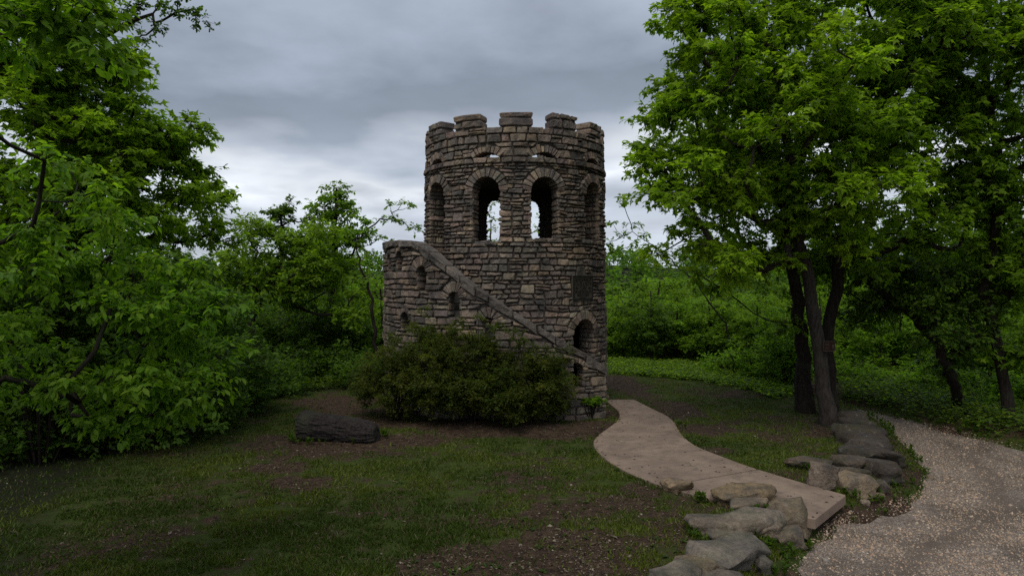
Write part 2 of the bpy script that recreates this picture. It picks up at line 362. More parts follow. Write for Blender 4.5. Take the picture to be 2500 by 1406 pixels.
# ------------------------------------------------------------------ masonry
PAL = [((.195, .163, .135), 6), ((.255, .207, .158), 3), ((.125, .112, .102), 4), ((.19, .152, .128), 4), ((.295, .25, .20), 1.2), ((.160, .139, .119), 6), ((.225, .178, .128), 1.0)]
PW = np.cumsum([w for _, w in PAL]); PW = PW / PW[-1]
def stone_tint(rng):
    c = np.array(PAL[int(np.searchsorted(PW, rng.random()))][0]); return c * np.array([1.09, 1.03, .955]) * rng.uniform(.83, 1.14) * rng.uniform(.95, 1.05, 3)
def piece(P, quad, rng, df=0., db=-.12, gap=.011, rnd=.026, rough=.016, wob=.020, na=6, nb=4, su=1.0):
    """one dressed stone: quad corners (u,v) bl br tr tl; su = metres per u; P maps (u,v,d) to the place"""
    q = np.array(quad, float); w = (np.hypot(*( (q[1] - q[0]) * (su, 1))) + np.hypot(*((q[2] - q[3]) * (su, 1)))) / 2
    h = (np.hypot(*((q[3] - q[0]) * (su, 1))) + np.hypot(*((q[2] - q[1]) * (su, 1)))) / 2
    w = max(w, .02); h = max(h, .02); ga, gb = min(.2, gap / w), min(.2, gap / h)
    ea, eb = min(.3, rnd / w), min(.33, rnd / h)
    A = np.r_[0, np.linspace(ea, 1 - ea, na - 2), 1]; B = np.r_[0, np.linspace(eb, 1 - eb, nb - 2), 1]
    a, b = np.meshgrid(A, B); brd = (a == 0) | (a == 1) | (b == 0) | (b == 1); cor = ((a == 0) | (a == 1)) & ((b == 0) | (b == 1))
    inner_a = a + (rng.random(a.shape) - .5) * .3 * (1 - brd) / (na - 1); inner_b = b + (rng.random(b.shape) - .5) * .3 * (1 - brd) / (nb - 1)
    aa = ga + inner_a * (1 - 2 * ga); bb = gb + inner_b * (1 - 2 * gb)
    uv = (q[0] * ((1 - aa) * (1 - bb))[..., None] + q[1] * (aa * (1 - bb))[..., None] + q[2] * (aa * bb)[..., None] + q[3] * ((1 - aa) * bb)[..., None])
    cen = q.mean(0); wj = (rng.random(a.shape) - .5) * 2 * wob * brd
    vec = (uv - cen) * (su, 1); ln = np.linalg.norm(vec, axis=-1) + 1e-6
    pull = np.where(cor, -min(.030, .20 * min(w, h)) * rng.uniform(.4, 1.2, a.shape), 0) - np.minimum(np.abs(wj), .16 * min(w, h))
    uv = uv + vec / ln[..., None] * pull[..., None] / (su, 1)
    d = np.where(brd, df - rnd * .85, df + (rng.random(a.shape) - .5) * 2 * rough)
    d = d + (aa - .5) * rng.uniform(-.03, .03) + (bb - .5) * rng.uniform(-.03, .022)
    V = P(uv[..., 0].ravel(), uv[..., 1].ravel(), d.ravel()); n = na * nb
    Fs = [(j * na + i, j * na + i + 1, (j + 1) * na + i + 1, (j + 1) * na + i) for j in range(nb - 1) for i in range(na - 1)]
    ring = [i for i in range(na)] + [j * na + na - 1 for j in range(1, nb)] + [(nb - 1) * na + i for i in range(na - 2, -1, -1)] + [j * na for j in range(nb - 2, 0, -1)]
    uf = uv.reshape(-1, 2)[ring]
    Vb = P(uf[:, 0], uf[:, 1], np.full(len(ring), db)); m = len(ring)
    Fs += [(ring[(i + 1) % m], ring[i], n + i, n + (i + 1) % m) for i in range(m)] + [tuple(n + i for i in range(m - 1, -1, -1))]
    return np.concatenate([V, Vb]), Fs
class Pile:                       # stones joined into one part
    def __init__(s): s.V = []; s.F = []; s.T = []; s.n = 0
    def add(s, V, Fs, t):
        s.V.append(V); s.F += [tuple(i + s.n for i in f) for f in Fs]; s.T.append(np.tile(t, (len(V), 1))); s.n += len(V)
    def build(s, name, root, mat=M_STONE):
        return part(name, np.concatenate(s.V), s.F, mat, root, np.concatenate(s.T), center=False, kind='stuff')
def score(V):
    c = V.mean(0); e = c - np.array([0, 0, CAMZ]); n = np.cross(V[12 % len(V)] - V[7], V[6] - V[13 % len(V)])
    return abs(n @ e) / np.linalg.norm(e) ** 3

def courses(z0, z1, hmin, hmax, rng):
    z = [z0]
    while z[-1] < z1 - hmax: z.append(z[-1] + rng.uniform(hmin, hmax))
    r = z1 - z[-1]
    if r < hmin * .8: z[-1] = z1
    else: z.append(z1)
    return z
def lay(u0, u1, zs, Rf, blockers, rng, wmin, wmax, top=None, amp=.042, seed=1, closed=False, psplit=.30, ptall=.10):
    """fill courses between u0 and u1 (radians) with stone quads, leaving the openings free"""
    quads = []; extra = [[] for _ in zs]
    def zb(i, u):
        if i == 0: return zs[0]
        if i == len(zs) - 1 and top is None: return zs[-1]
        return zs[i] + amp * 2 * (float(vnoise(np.array([u * 5.3 + i * 7.7]), np.array([i * 3.3]), seed)[0]) - .5)
    for i in range(len(zs) - 1):
        zm = (zs[i] + zs[i + 1]) / 2; R = Rf(zm)
        iv = []
        for bk in blockers:
            m = bk(zm)
            if m is None: continue
            lo = bk(zs[i] + .01) or m; hi = bk(zs[i + 1] - .01) or m
            iv.append((m[0], m[1], lo, hi))
        for (a, b) in extra[i]: iv.append((a, b, (a, b), (a, b)))
        iv.sort(key=lambda t: t[0]); cur = (u0, u0, u0); spans = []
        for a, b, lo, hi in iv:
            if a > cur[0] + .05 / R: spans.append((cur, (a, lo[0], hi[0])))
            if b > cur[0]: cur = (b, lo[1], hi[1])
        if u1 > cur[0] + .05 / R: spans.append((cur, (u1, u1, u1)))
        for (sa, sb) in spans:
            Lm = (sb[0] - sa[0]) * R
            n = max(1, int(round(Lm / (rng.uniform(.9, 1.1) * (wmin + wmax) / 2))))
            ws = np.array([rng.uniform(wmin, wmax) for _ in range(n)]); f = np.r_[0, np.cumsum(ws) / ws.sum()]
            for k in range(n):
                def ue(j, which):
                    fr = f[j]
                    if j == 0: return sa[which]
                    if j == n: return sb[which]
                    return sa[0] + (sb[0] - sa[0]) * fr + (which - 1.5) * 0 + rngj[i, int(fr * 9973) % 997] * (1 if which == 2 else -1) * .028 / R
                bl, br_, tr, tl = ue(k, 1), ue(k + 1, 1), ue(k + 1, 2), ue(k, 2)
                Z = [zb(i, bl), zb(i, br_), zb(i + 1, tr), zb(i + 1, tl)]
                if top is not None:
                    tb = [top(bl), top(br_), top(tr), top(tl)]
                    if min(tb[0] - Z[0], tb[1] - Z[1]) < .05 and max(tb[0] - Z[0], tb[1] - Z[1]) < .09: continue
                    Z = [min(a, b - .012) for a, b in zip(Z, tb)]
                h = min(Z[3] - Z[0], Z[2] - Z[1]); wdt = (br_ - bl) * R
                inner = 0 < k < n - 1
                if top is None and inner and i < len(zs) - 3 and rng.random() < ptall and .22 < wdt < .5:
                    m2 = [bk((zs[i + 1] + zs[i + 2]) / 2) for bk in blockers]
                    if not any(m and m[0] - .05 < tr and m[1] + .05 > tl for m in m2):
                        extra[i + 1].append((tl, tr)); Z[2], Z[3] = zb(i + 2, tr), zb(i + 2, tl)
                        quads.append([(bl, Z[0]), (br_, Z[1]), (tr, Z[2]), (tl, Z[3])]); continue
                if h > .135 and wdt > .16 and rng.random() < psplit:
                    s1 = rng.uniform(.36, .64); s2 = s1 + rng.uniform(-.07, .07)
                    ml = (bl * (1 - s1) + tl * s1, Z[0] * (1 - s1) + Z[3] * s1); mr = (br_ * (1 - s2) + tr * s2, Z[1] * (1 - s2) + Z[2] * s2)
                    quads.append([(bl, Z[0]), (br_, Z[1]), mr, ml]); quads.append([ml, mr, (tr, Z[2]), (tl, Z[3])])
                else: quads.append([(bl, Z[0]), (br_, Z[1]), (tr, Z[2]), (tl, Z[3])])
    return quads
rngj = np.random.default_rng(99).uniform(-1, 1, (200, 997))

TX, TY = .08, 19.6                 # tower axis
def Rz(z): return np.where(np.asarray(z) > 6.44, 2.525, 2.625 - .075 * np.asarray(z) / 6.3)
def P_tower(u, v, d): r = Rz(v) + d; return np.stack([TX + r * np.sin(u), TY - r * np.cos(u), v], 1)
def local(theta):
    t = np.array([math.cos(theta), math.sin(theta), 0]); o = np.array([math.sin(theta), -math.cos(theta), 0]); return t, o, np.array([TX, TY, 0])
D2 = math.radians
WINS = [dict(a=D2(a), w=w, sill=s, top=tp) for a, w, s, tp in
        [(-17, .70, 4.36, 5.95), (17.2, .70, 4.40, 5.95), (54.5, .74, 4.40, 5.95), (90, .7, 4.4, 5.95), (128, .7, 4.4, 5.95), (168.5, .70, 4.3, 5.92), (-166, .70, 4.3, 5.92), (-128, .7, 4.4, 5.95), (-92, .7, 4.4, 5.95),
         (-55.6, .80, 3.45, 5.95)]]
DOOR = dict(a=D2(44.5), w=.80, sill=.02, top=2.35)
OPEN = WINS + [DOOR]
RING = .25
SLOTS = [dict(a=w['a'], w=.60, z=6.470, rise=.105) for w in WINS]
def blk_open(o, R0, ring, pad=0.):
    r = o['w'] / 2; sp = o['top'] - r
    def f(z):
        if z < o['sill'] or z > o['top'] + ring: return None
        if z <= sp + .06: hw = r
        else:
            rr = r + ring; dz = z - sp; hw = math.sqrt(max(rr * rr - dz * dz, 0))
            if dz < .16: hw = r + (hw - r) * (dz - .06) / .10
            if hw < .05: return None
        return (o['a'] - math.asin(min(.99, hw / R0)), o['a'] + math.asin(min(.99, hw / R0)))
    return f
def blk_slot(s, R0, ring=.20):
    r = s['w'] / 2; cr_ = (r * r + s['rise'] ** 2) / (2 * s['rise']); zc_ = s['z'] + s['rise'] - cr_
    def f(z):
        rr = cr_ + ring; dz = z - zc_
        if z < s['z'] - .05 or dz >= rr: return None
        hw = min(math.sqrt(rr * rr - dz * dz), r + .10)
        return (s['a'] - hw / R0, s['a'] + hw / R0) if hw > .06 else None
    return f
PLA, PLW, PLZ0, PLZ1 = D2(42.6), .74, 2.85, 3.48
def blk_plaque(z): return (PLA - PLW / 2 / 2.58 - .008, PLA + PLW / 2 / 2.58 + .008) if PLZ0 - .03 < z < PLZ1 + .03 else None

tower = thing('stone_tower', 'round rough-stone tower with battlements and arched windows', 'tower', (TX, TY, 0))
rng = np.random.default_rng(7)
def shell(r_in, rof, zs, n=96):
    V = []; Fs = []; m = len(zs)
    for z in zs:
        for k in range(n):
            a = 2 * math.pi * k / n; r = rof(z)
            V.append((TX + r * math.sin(a), TY - r * math.cos(a), z)); V.append((TX + r_in * math.sin(a), TY - r_in * math.cos(a), z))
    for j in range(m - 1):
        for k in range(n):
            k2 = (k + 1) % n; o = 2 * n * j; p = o + 2 * n
            Fs += [(o + 2 * k, o + 2 * k2, p + 2 * k2, p + 2 * k), (o + 2 * k + 1, p + 2 * k + 1, p + 2 * k2 + 1, o + 2 * k2 + 1)]
    o = 2 * n * (m - 1)
    for k in range(n):
        k2 = (k + 1) % n; Fs += [(2 * k, 2 * k + 1, 2 * k2 + 1, 2 * k2), (o + 2 * k, o + 2 * k2, o + 2 * k2 + 1, o + 2 * k + 1)]
    return np.array(V), Fs
def arch_profile(w, sill, top, ex, n=10):
    r = w / 2 + ex; sp = top - w / 2; pts = [(-r, sill - ex), (r, sill - ex)]
    for k in range(n + 1): a = math.pi * k / n; pts.append((r * math.cos(a), sp + r * math.sin(a)))
    return pts
def prism(theta, pts, r0, r1):
    t, o, c = local(theta); n = len(pts)
    V = [c + t * x + o * r0 + np.array([0, 0, z]) for x, z in pts] + [c + t * x + o * r1 + np.array([0, 0, z]) for x, z in pts]
    return V, [tuple(range(n)), tuple(range(2 * n - 1, n - 1, -1))] + [(i, n + i, n + (i + 1) % n, (i + 1) % n) for i in range(n)]
def cut(V, Fs, cutters):
    """boolean difference, evaluated at once"""
    CV, CF = [], []
    for v, f in cutters: CF += [tuple(i + len(CV) for i in q) for q in f]; CV += [tuple(p) for p in v]
    a = link('tmp_a', new_mesh('tmp_a', V, Fs)); b = link('tmp_b', new_mesh('tmp_b', np.array(CV), CF))
    import bmesh
    for o in (a, b):
        bm = bmesh.new(); bm.from_mesh(o.data); bmesh.ops.recalc_face_normals(bm, faces=bm.faces[:]); bm.to_mesh(o.data); bm.free()
    md = a.modifiers.new('cut', 'BOOLEAN'); md.object = b; md.operation = 'DIFFERENCE'; md.solver = 'EXACT'; md.use_self = True
    dg = bpy.context.evaluated_depsgraph_get(); me = bpy.data.meshes.new_from_object(a.evaluated_get(dg))
    co = np.empty(len(me.vertices) * 3, np.float32); me.vertices.foreach_get('co', co); fs = [tuple(p.vertices) for p in me.polygons]
    bpy.data.objects.remove(a); bpy.data.objects.remove(b); bpy.data.meshes.remove(me)
    return co.reshape(-1, 3), fs
V, Fs = shell(2.08, lambda z: float(Rz(z)) - .075, [-.3, 1.5, 3., 4.5, 6.3, 6.43, 6.46, 7.16])
cts = [prism(o['a'], arch_profile(o['w'], o['sill'] - (.3 if o is DOOR else 0), o['top'], .045), 1.7, 3.1) for o in OPEN]
for s in SLOTS:
    r = s['w'] / 2 + .02; cts.append(prism(s['a'], [(-r, s['z'] - .02), (r, s['z'] - .02), (r * .92, s['z'] + .06), (r * .5, s['z'] + s['rise']), (0, s['z'] + s['rise'] + .03), (-r * .5, s['z'] + s['rise']), (-r * .92, s['z'] + .06)], 1.7, 3.1))
V, Fs = cut(V, Fs, cts)
part('mortar_core', V, Fs, M_MORTAR, tower, center=False)
def disc(r, z0, z1, n=64):
    V = [(TX, TY, z0), (TX, TY, z1)]; Fs = []
    for k in range(n): a = 2 * math.pi * k / n; V += [(TX + r * math.sin(a), TY - r * math.cos(a), z0), (TX + r * math.sin(a), TY - r * math.cos(a), z1)]
    for k in range(n): i, j = 2 + 2 * k, 2 + 2 * ((k + 1) % n); Fs += [(0, i, j), (1, j + 1, i + 1), (i, i + 1, j + 1, j)]
    return np.array(V), Fs
part('roof_deck', *disc(2.12, 6.20, 6.40), M_TIN, tower, center=False)
part('upper_floor', *disc(2.12, 3.28, 3.44), M_TIN, tower, center=False)

blockers = [blk_open(o, 2.57, RING) for o in OPEN] + [blk_plaque]
quads = lay(-math.pi, math.pi, courses(0, 4.30, .085, .19, rng), lambda z: 2.6, blockers, rng, .15, .44, seed=3)
quads += lay(-math.pi, math.pi, courses(4.30, 6.29, .075, .145, rng), lambda z: 2.57, blockers, rng, .15, .42, seed=4)
sb = [blk_slot(s, 2.53) for s in SLOTS]
quads_p = lay(-math.pi, math.pi, courses(6.46, 7.03, .12, .24, rng), lambda z: 2.53, sb, rng, .18, .5, seed=5, amp=.02)
items = []
for q in quads + quads_p:
    V, Fs = piece(P_tower, q, rng, df=rng.uniform(-.022, .030), su=2.57); items.append((score(V) * (1 if V[:, 1].mean() < TY - .1 else 0), V, Fs, stone_tint(rng)))
# topmost parapet course: blocks as thick as the wall
top_q = lay(-math.pi, math.pi, [7.03, 7.215], lambda z: 2.53, [], rng, .28, .55, seed=6, psplit=.1)
for q in top_q:
    V, Fs = piece(P_tower, q, rng, df=rng.uniform(-.01, .025), db=-.45, su=2.53); items.append((score(V) * (1 if V[:, 1].mean() < TY - .1 else 0), V, Fs, stone_tint(rng)))
items.sort(key=lambda t: -t[0])
for s, V, Fs, t in items[:300]: part('stone', V, Fs, M_STONE, tower, t)
pile = Pile()
for s, V, Fs, t in items[300:]: pile.add(V, Fs, t)
pile.build('smaller_stones', tower)
# string course
for q in lay(-math.pi, math.pi, [6.29, 6.455], lambda z: 2.55, [], rng, .24, .46, seed=8, psplit=0, ptall=0):
    V, Fs = piece(P_tower, q, rng, df=rng.uniform(.02, .05), su=2.55, rnd=.03)
    part('course_stone', V, Fs, M_STONE, tower, stone_tint(rng) * .92)
# arches, reveals and slots
def P_local(theta, R):
    t, o, c = local(theta)
    return lambda x, z, d: c + np.outer(x, t) + np.outer(np.sqrt(np.maximum(R * R - x * x, .01)) + d, o) + np.outer(z, [0, 0, 1])
back = Pile()
for o in OPEN:
    front = math.cos(o['a']) > .2; r = o['w'] / 2; sp = o['top'] - r; P = P_local(o['a'], float(Rz(sp)))
    n = 12 if o is not DOOR else 10; e = np.linspace(0, math.pi, n + 1) + np.r_[0, rng.uniform(-.035, .035, n - 1), 0]
    for k in range(n):
        a, b = e[k], e[k + 1]; ro = r + RING * rng.uniform(.86, 1.03)
        q = [(r * math.cos(b), sp + r * math.sin(b)), (r * math.cos(a), sp + r * math.sin(a)), (ro * math.cos(a), sp + ro * math.sin(a)), (ro * math.cos(b), sp + ro * math.sin(b))]
        V, Fs = piece(P, q, rng, df=rng.uniform(.0, .028), db=-.50, gap=.007, rnd=.014, rough=.008, wob=.006)
        t = stone_tint(rng) * .95
        if front: part('arch_stone', V, Fs, M_STONE, tower, t)
        else: back.add(V, Fs, t)
    tt, oo, cc = local(o['a'])
    for sg in (-1, 1):
        PJ = lambda u, v, d, sg=sg: cc + np.outer(u, oo) + np.outer(sg * (r - d), tt) + np.outer(v, [0, 0, 1])
        zz = courses(max(o['sill'], 0), sp + .02, .09, .19, rng)
        for z0, z1 in zip(zz[:-1], zz[1:]):
            Ro = math.sqrt(float(Rz(z0)) ** 2 - r * r) - .012; cutp = [2.06, Ro] if rng.random() < .45 else [2.06, 2.06 + (Ro - 2.06) * rng.uniform(.35, .65), Ro]
            for r0, r1 in zip(cutp[:-1], cutp[1:]):
                V, Fs = piece(PJ, [(r0, z0), (r1, z0), (r1, z1), (r0, z1)], rng, df=rng.uniform(-.012, .012), db=-.08)
                t = stone_tint(rng)
                if front: part('jamb_stone', V, Fs, M_STONE, tower, t)
                else: back.add(V, Fs, t)
    if o['sill'] > 1:
        PS = lambda u, v, d: cc + np.outer(u, tt) + np.outer(v, oo) + np.outer(o['sill'] - .012 + d, [0, 0, 1])
        for x0, x1 in ((-r, rng.uniform(-.05, .08)), (0, r)):
            if x0 == 0: x0 = last
            last = x1
            V, Fs = piece(PS, [(x0, 2.06), (x1, 2.06), (x1, 2.53), (x0, 2.53)], rng, db=-.07); t = stone_tint(rng)
            if front: part('sill_stone', V, Fs, M_STONE, tower, t)
            else: back.add(V, Fs, t)
for s in SLOTS:
    front = math.cos(s['a']) > .2; r = s['w'] / 2; cr_ = (r * r + s['rise'] ** 2) / (2 * s['rise']); zc_ = s['z'] + s['rise'] - cr_
    P = P_local(s['a'], 2.525); half = math.asin(r / cr_); n = 8; e = np.linspace(-half - .12, half + .12, n + 1) + np.r_[0, rng.uniform(-.03, .03, n - 1), 0]
    for k in range(n):
        a, b = e[k], e[k + 1]; ro = cr_ + rng.uniform(.15, .22)
        q = [(cr_ * math.sin(a), zc_ + cr_ * math.cos(a)), (cr_ * math.sin(b), zc_ + cr_ * math.cos(b)), (ro * math.sin(b), zc_ + ro * math.cos(b)), (ro * math.sin(a), zc_ + ro * math.cos(a))]
        V, Fs = piece(P, q, rng, df=rng.uniform(0, .025), db=-.44, gap=.006, rnd=.014, wob=.006); t = stone_tint(rng) * 1.05
        if front: part('slot_arch_stone', V, Fs, M_STONE, tower, t)
        else: back.add(V, Fs, t)
back.build('rear_opening_stones', tower)
# merlons
for k in range(12):
    a0 = D2(30 * k - 180 + .5); hw = D2(rng.uniform(9.0, 10.2)); zt = 7.59 + rng.uniform(-.035, .03); lean = rng.uniform(-.03, .03)
    c = []
    for u in (a0 - hw + .02, a0, a0 + hw - .02):
        for rr in (2.12, 2.49):
            for z in (7.18, zt - .04): c.append((TX + rr * math.sin(u), TY - rr * math.cos(u), z))
    Fs = [(0, 1, 3, 2), (8, 10, 11, 9)]
    for i in (0, 4): Fs += [(i, i + 4, i + 5, i + 1), (i + 2, i + 3, i + 7, i + 6), (i + 1, i + 5, i + 7, i + 3), (i, i + 2, i + 6, i + 4)]
    mer = part('merlon', np.array(c), Fs, M_MORTAR, tower)
    off = np.array(tower.location) + np.array(mer.location)
    zm = 7.215 + (zt - 7.215) * rng.uniform(.42, .62)
    for (z0, z1) in ((7.215, zm), (zm, zt)):
        nst = int(rng.integers(1, 4)); f = np.sort(np.r_[0, rng.uniform(.25, .75, nst - 1), 1])
        if nst == 3: f = np.array([0, rng.uniform(.25, .4), rng.uniform(.6, .75), 1])
        for i in range(nst):
            ul, ur = a0 - hw + 2 * hw * f[i], a0 - hw + 2 * hw * f[i + 1]; tl = lean if z1 == zt else 0
            V, Fs = piece(P_tower, [(ul, z0), (ur, z0), (ur, z1 + tl * (f[i + 1] - .5) * 2), (ul, z1 + tl * (f[i] - .5) * 2)], rng, df=rng.uniform(-.01, .03), db=-.44, su=2.53, rnd=.03)
            part('merlon_stone', V, Fs, M_STONE, mer, stone_tint(rng) * .95, parent_off=off)
# plaque
def text_mesh(body, size, extrude):
    cu = bpy.data.curves.new('txt', 'FONT'); cu.body = body; cu.size = size; cu.extrude = extrude; cu.align_x = 'CENTER'; cu.align_y = 'CENTER'; cu.resolution_u = 2
    o = bpy.data.objects.new('txt', cu); COL.objects.link(o); bpy.context.view_layer.update()
    me = bpy.data.meshes.new_from_object(o.evaluated_get(bpy.context.evaluated_depsgraph_get()))
    co = np.empty(len(me.vertices) * 3, np.float32); me.vertices.foreach_get('co', co); fs = [tuple(p.vertices) for p in me.polygons]
    bpy.data.objects.remove(o); bpy.data.meshes.remove(me); return co.reshape(-1, 3), fs
def bar(c, t, o, x0, x1, z0, z1, d0, d1):
    return np.array([c + t * x + o * d + np.array([0, 0, z]) for d in (d0, d1) for x, z in ((x0, z0), (x1, z0), (x1, z1), (x0, z1))]), BOXF
t, o, c = local(PLA); cP = c + o * 2.585 + np.array([0, 0, (PLZ0 + PLZ1) / 2]); hw, hh = PLW / 2, (PLZ1 - PLZ0) / 2
plq = part('plaque', *bar(cP, t, o, -hw, hw, -hh, hh, -.06, .018), M_BRONZE, tower)
poff = np.array(tower.location) + np.array(plq.location)
for (x0, x1, z0, z1) in ((-hw - .002, hw + .002, hh - .035, hh + .002), (-hw - .002, hw + .002, -hh - .002, -hh + .045), (-hw - .002, -hw + .033, -hh + .045, hh - .035), (hw - .033, hw + .002, -hh + .045, hh - .035)):
    part('plaque_border', *bar(cP, t, o, x0, x1, z0, z1, .0, .034), M_BRONZE_D, plq, parent_off=poff)
for body, zo, size, sx in (('ERECTED IN MEMORY OF', .205, .085, .66), ('CALEB & RUTH', .105, .13, .80), ('CLARK', -.005, .12, .72), ('PIONEER SETTLERS OF', -.105, .085, .66), ('MADISON COUNTY', -.185, .085, .72)):
    co, fs = text_mesh(body, size, .006); wd = np.ptp(co[:, 0]); mxw = {'CLARK': .28}.get(body, .60 if body != 'MADISON COUNTY' else .46)
    co = co * np.array([mxw / wd, 1.15, 1])
    part('lettering', cP + np.outer(co[:, 0], t) + np.outer(co[:, 1] + zo, [0, 0, 1]) + np.outer(co[:, 2] + .020, o), fs, M_BRONZE_D, plq, parent_off=poff)
for x, zz, w_, h_ in ((-.245, -.005, .075, .042), (.245, -.005, .075, .042), (0, -.255, .15, .022)):
    v = [(x - w_, zz), (x, zz - h_), (x + w_, zz), (x, zz + h_)]
    V = np.array([cP + t * a + o * d + np.array([0, 0, b]) for d in (.016, .026) for a, b in v]); part('ornament', V, BOXF, M_BRONZE_D, plq, parent_off=poff)

# ------------------------------------------------------------------ outer staircase
RS = 3.70
def theta_of(px):
    lo, hi = D2(-74), D2(60)
    for _ in range(50):
        m = (lo + hi) / 2; x = (TX + RS * math.sin(m)) / (TY - RS * math.cos(m)) * F + 1250
        lo, hi = (m, hi) if x < px else (lo, m)
    return (lo + hi) / 2
def tz_of(px, py): th = theta_of(px); return th, CAMZ - (py - HY) / F * (TY - RS * math.cos(th))
CO = [tz_of(*p) for p in [(950, 587), (1001, 584), (1036, 602), (1082, 640), (1129, 679), (1200, 725), (1271, 769), (1342, 811), (1395, 843), (1424, 857), (1456, 879), (1477, 895)]]
cth = np.array([D2(-175)] + [a for a, _ in CO] + [D2(70)]); czz = np.array([CO[0][1]] + [z for _, z in CO] + [CO[-1][1] - .35])
def ctop(u): return float(np.interp(u, cth, czz))
U0, U1 = D2(-150), CO[-1][0] + .012
stair = thing('outer_staircase', 'curved rubble stair wall with sloping coping climbing round the tower', 'staircase', (TX, TY - 3.0, 0))
TH = .34; CH = .20
us = np.linspace(U0, U1 - .02, 90); V = []; Fs = []
for u in us:
    for rr in (RS - .07, RS - TH):
        for z in (-.3, ctop(u) - CH * .6): V.append((TX + rr * math.sin(u), TY - rr * math.cos(u), z))
for i in range(len(us) - 1):
    a, b = 4 * i, 4 * i + 4; Fs += [(a, b, b + 1, a + 1), (a + 2, a + 3, b + 3, b + 2), (a + 1, b + 1, b + 3, a + 3), (a, a + 2, b + 2, b)]
Fs += [(0, 1, 3, 2), (b, b + 2, b + 3, b + 1)]
SW = []
for cx, yt, yb, wp in ((1028, 649, 706, 23), (1107, 713, 772, 25), (1194, 773, 828, 26), (1407, 886, 945, 36), (973, 613, 668, 17), (949, 620, 668, 12), (987, 762, 806, 24)):
    th, z1 = tz_of(cx, yt); _, z0 = tz_of(cx, yb); dd = TY - RS * math.cos(th)
    SW.append(dict(a=th, w=max(.24, wp * dd / F / max(.5, math.cos(th))), sill=z0, top=z1))
V, Fs = cut(np.array(V), Fs, [prism(o['a'], arch_profile(o['w'], o['sill'], o['top'], .03, 6), RS - .6, RS + .3) for o in SW])
part('mortar_core', V, Fs, M_MORTAR, stair, center=False)
def P_st(u, v, d): r = RS + d; return np.stack([TX + r * np.sin(u), TY - r * np.cos(u), v], 1)
srng = np.random.default_rng(21)
sblk = [blk_open(o, RS, .26 if i < 3 else .14) for i, o in enumerate(SW)]
sq = lay(U0, U1, courses(0, 4.5, .10, .21, srng), lambda z: RS, sblk, srng, .18, .54, top=lambda u: ctop(u) - CH, seed=14, psplit=.18)
items = []
for q in sq:
    V, Fs = piece(P_st, q, srng, df=srng.uniform(-.022, .030), su=RS); items.append((score(V) * (1 if V[:, 1].mean() < TY - .4 else 0), V, Fs, stone_tint(srng) * .88))
items.sort(key=lambda t: -t[0])
for s, V, Fs, t in items[:280]: part('stone', V, Fs, M_STONE, stair, t)
pile = Pile()
for s, V, Fs, t in items[280:]: pile.add(V, Fs, t)
pile.build('smaller_stones', stair)
for i, o in enumerate(SW):
    r = o['w'] / 2; sp = o['top'] - r; P = P_local(o['a'], RS); ring = .26 if i < 3 else .14; n = 7; e = np.linspace(0, math.pi, n + 1)
    for k in range(n):
        a, b = e[k], e[k + 1]; ro = r + ring * srng.uniform(.85, 1.05)
        q = [(r * math.cos(b), sp + r * math.sin(b)), (r * math.cos(a), sp + r * math.sin(a)), (ro * math.cos(a), sp + ro * math.sin(a)), (ro * math.cos(b), sp + ro * math.sin(b))]
        V, Fs = piece(P, q, srng, df=srng.uniform(0, .02), db=-.33, gap=.007, rnd=.014, wob=.006); part('arch_stone', V, Fs, M_STONE, stair, stone_tint(srng) * .9)
    tt, oo, cc = local(o['a'])
    for sg in (-1, 1):
        PJ = lambda u, v, d, sg=sg: cc + np.outer(u, oo) + np.outer(sg * (r - d), tt) + np.outer(v, [0, 0, 1])
        zz = courses(o['sill'], sp + .02, .11, .2, srng)
        for z0, z1 in zip(zz[:-1], zz[1:]):
            V, Fs = piece(PJ, [(RS - TH, z0), (RS - .012, z0), (RS - .012, z1), (RS - TH, z1)], srng, df=srng.uniform(-.01, .01), db=-.06); part('jamb_stone', V, Fs, M_STONE, stair, stone_tint(srng) * .9)
u = U0
while u < U1 - .02:
    u2 = u + srng.uniform(.22, .58) / RS
    if U1 - u2 < .06: u2 = U1
    q = [(u, ctop(u) - CH * srng.uniform(.8, 1.4)), (u2, ctop(u2) - CH * srng.uniform(.8, 1.4)), (u2, ctop(u2) + srng.uniform(-.008, .008)), (u, ctop(u) + srng.uniform(-.008, .008))]
    V, Fs = piece(P_st, q, srng, df=.02 + srng.uniform(-.015, .02), db=-TH - .03, gap=.010, rnd=.024, rough=.014, wob=.016, su=RS, na=7, nb=5)
    part('coping_stone', V, Fs, M_STONE, stair, np.array([.128, .108, .090]) * srng.uniform(.6, 1.35)); u = u2
# end face stones of the stair wall, steps and landing
tt, oo, cc = local(U1)
PE = lambda u, v, d: cc + np.outer(u, oo) + np.outer(d, tt) + np.outer(v, [0, 0, 1])
zz = courses(0, ctop(U1) - CH, .14, .24, srng)
for z0, z1 in zip(zz[:-1], zz[1:]):
    V, Fs = piece(PE, [(RS - TH, z0), (RS - .015, z0), (RS - .015, z1), (RS - TH, z1)], srng, df=srng.uniform(-.01, .012), db=-.07); part('end_stone', V, Fs, M_STONE, stair, stone_tint(srng) * .9)
nst = 17
for k in range(nst):
    ua = D2(30) - (D2(30) + D2(44)) * k / nst; ub = D2(30) - (D2(30) + D2(44)) * (k + 1) / nst; zt = 3.42 * (k + 1) / nst
    V = [(TX + rr * math.sin(q), TY - rr * math.cos(q), z) for z in (max(-.1, zt - .42), zt) for q, rr in ((ua, 2.66), (ua, RS - TH - .005), (ub, RS - TH - .005), (ub, 2.66))]
    part('step', np.array(V), BOXF, M_TIN, stair)
us = np.linspace(D2(-150), D2(-44.2), 24); V = []; Fs = []
for q in us:
    for rr in (2.62, RS - TH - .005):
        for z in (3.25, 3.42): V.append((TX + rr * math.sin(q), TY - rr * math.cos(q), z))
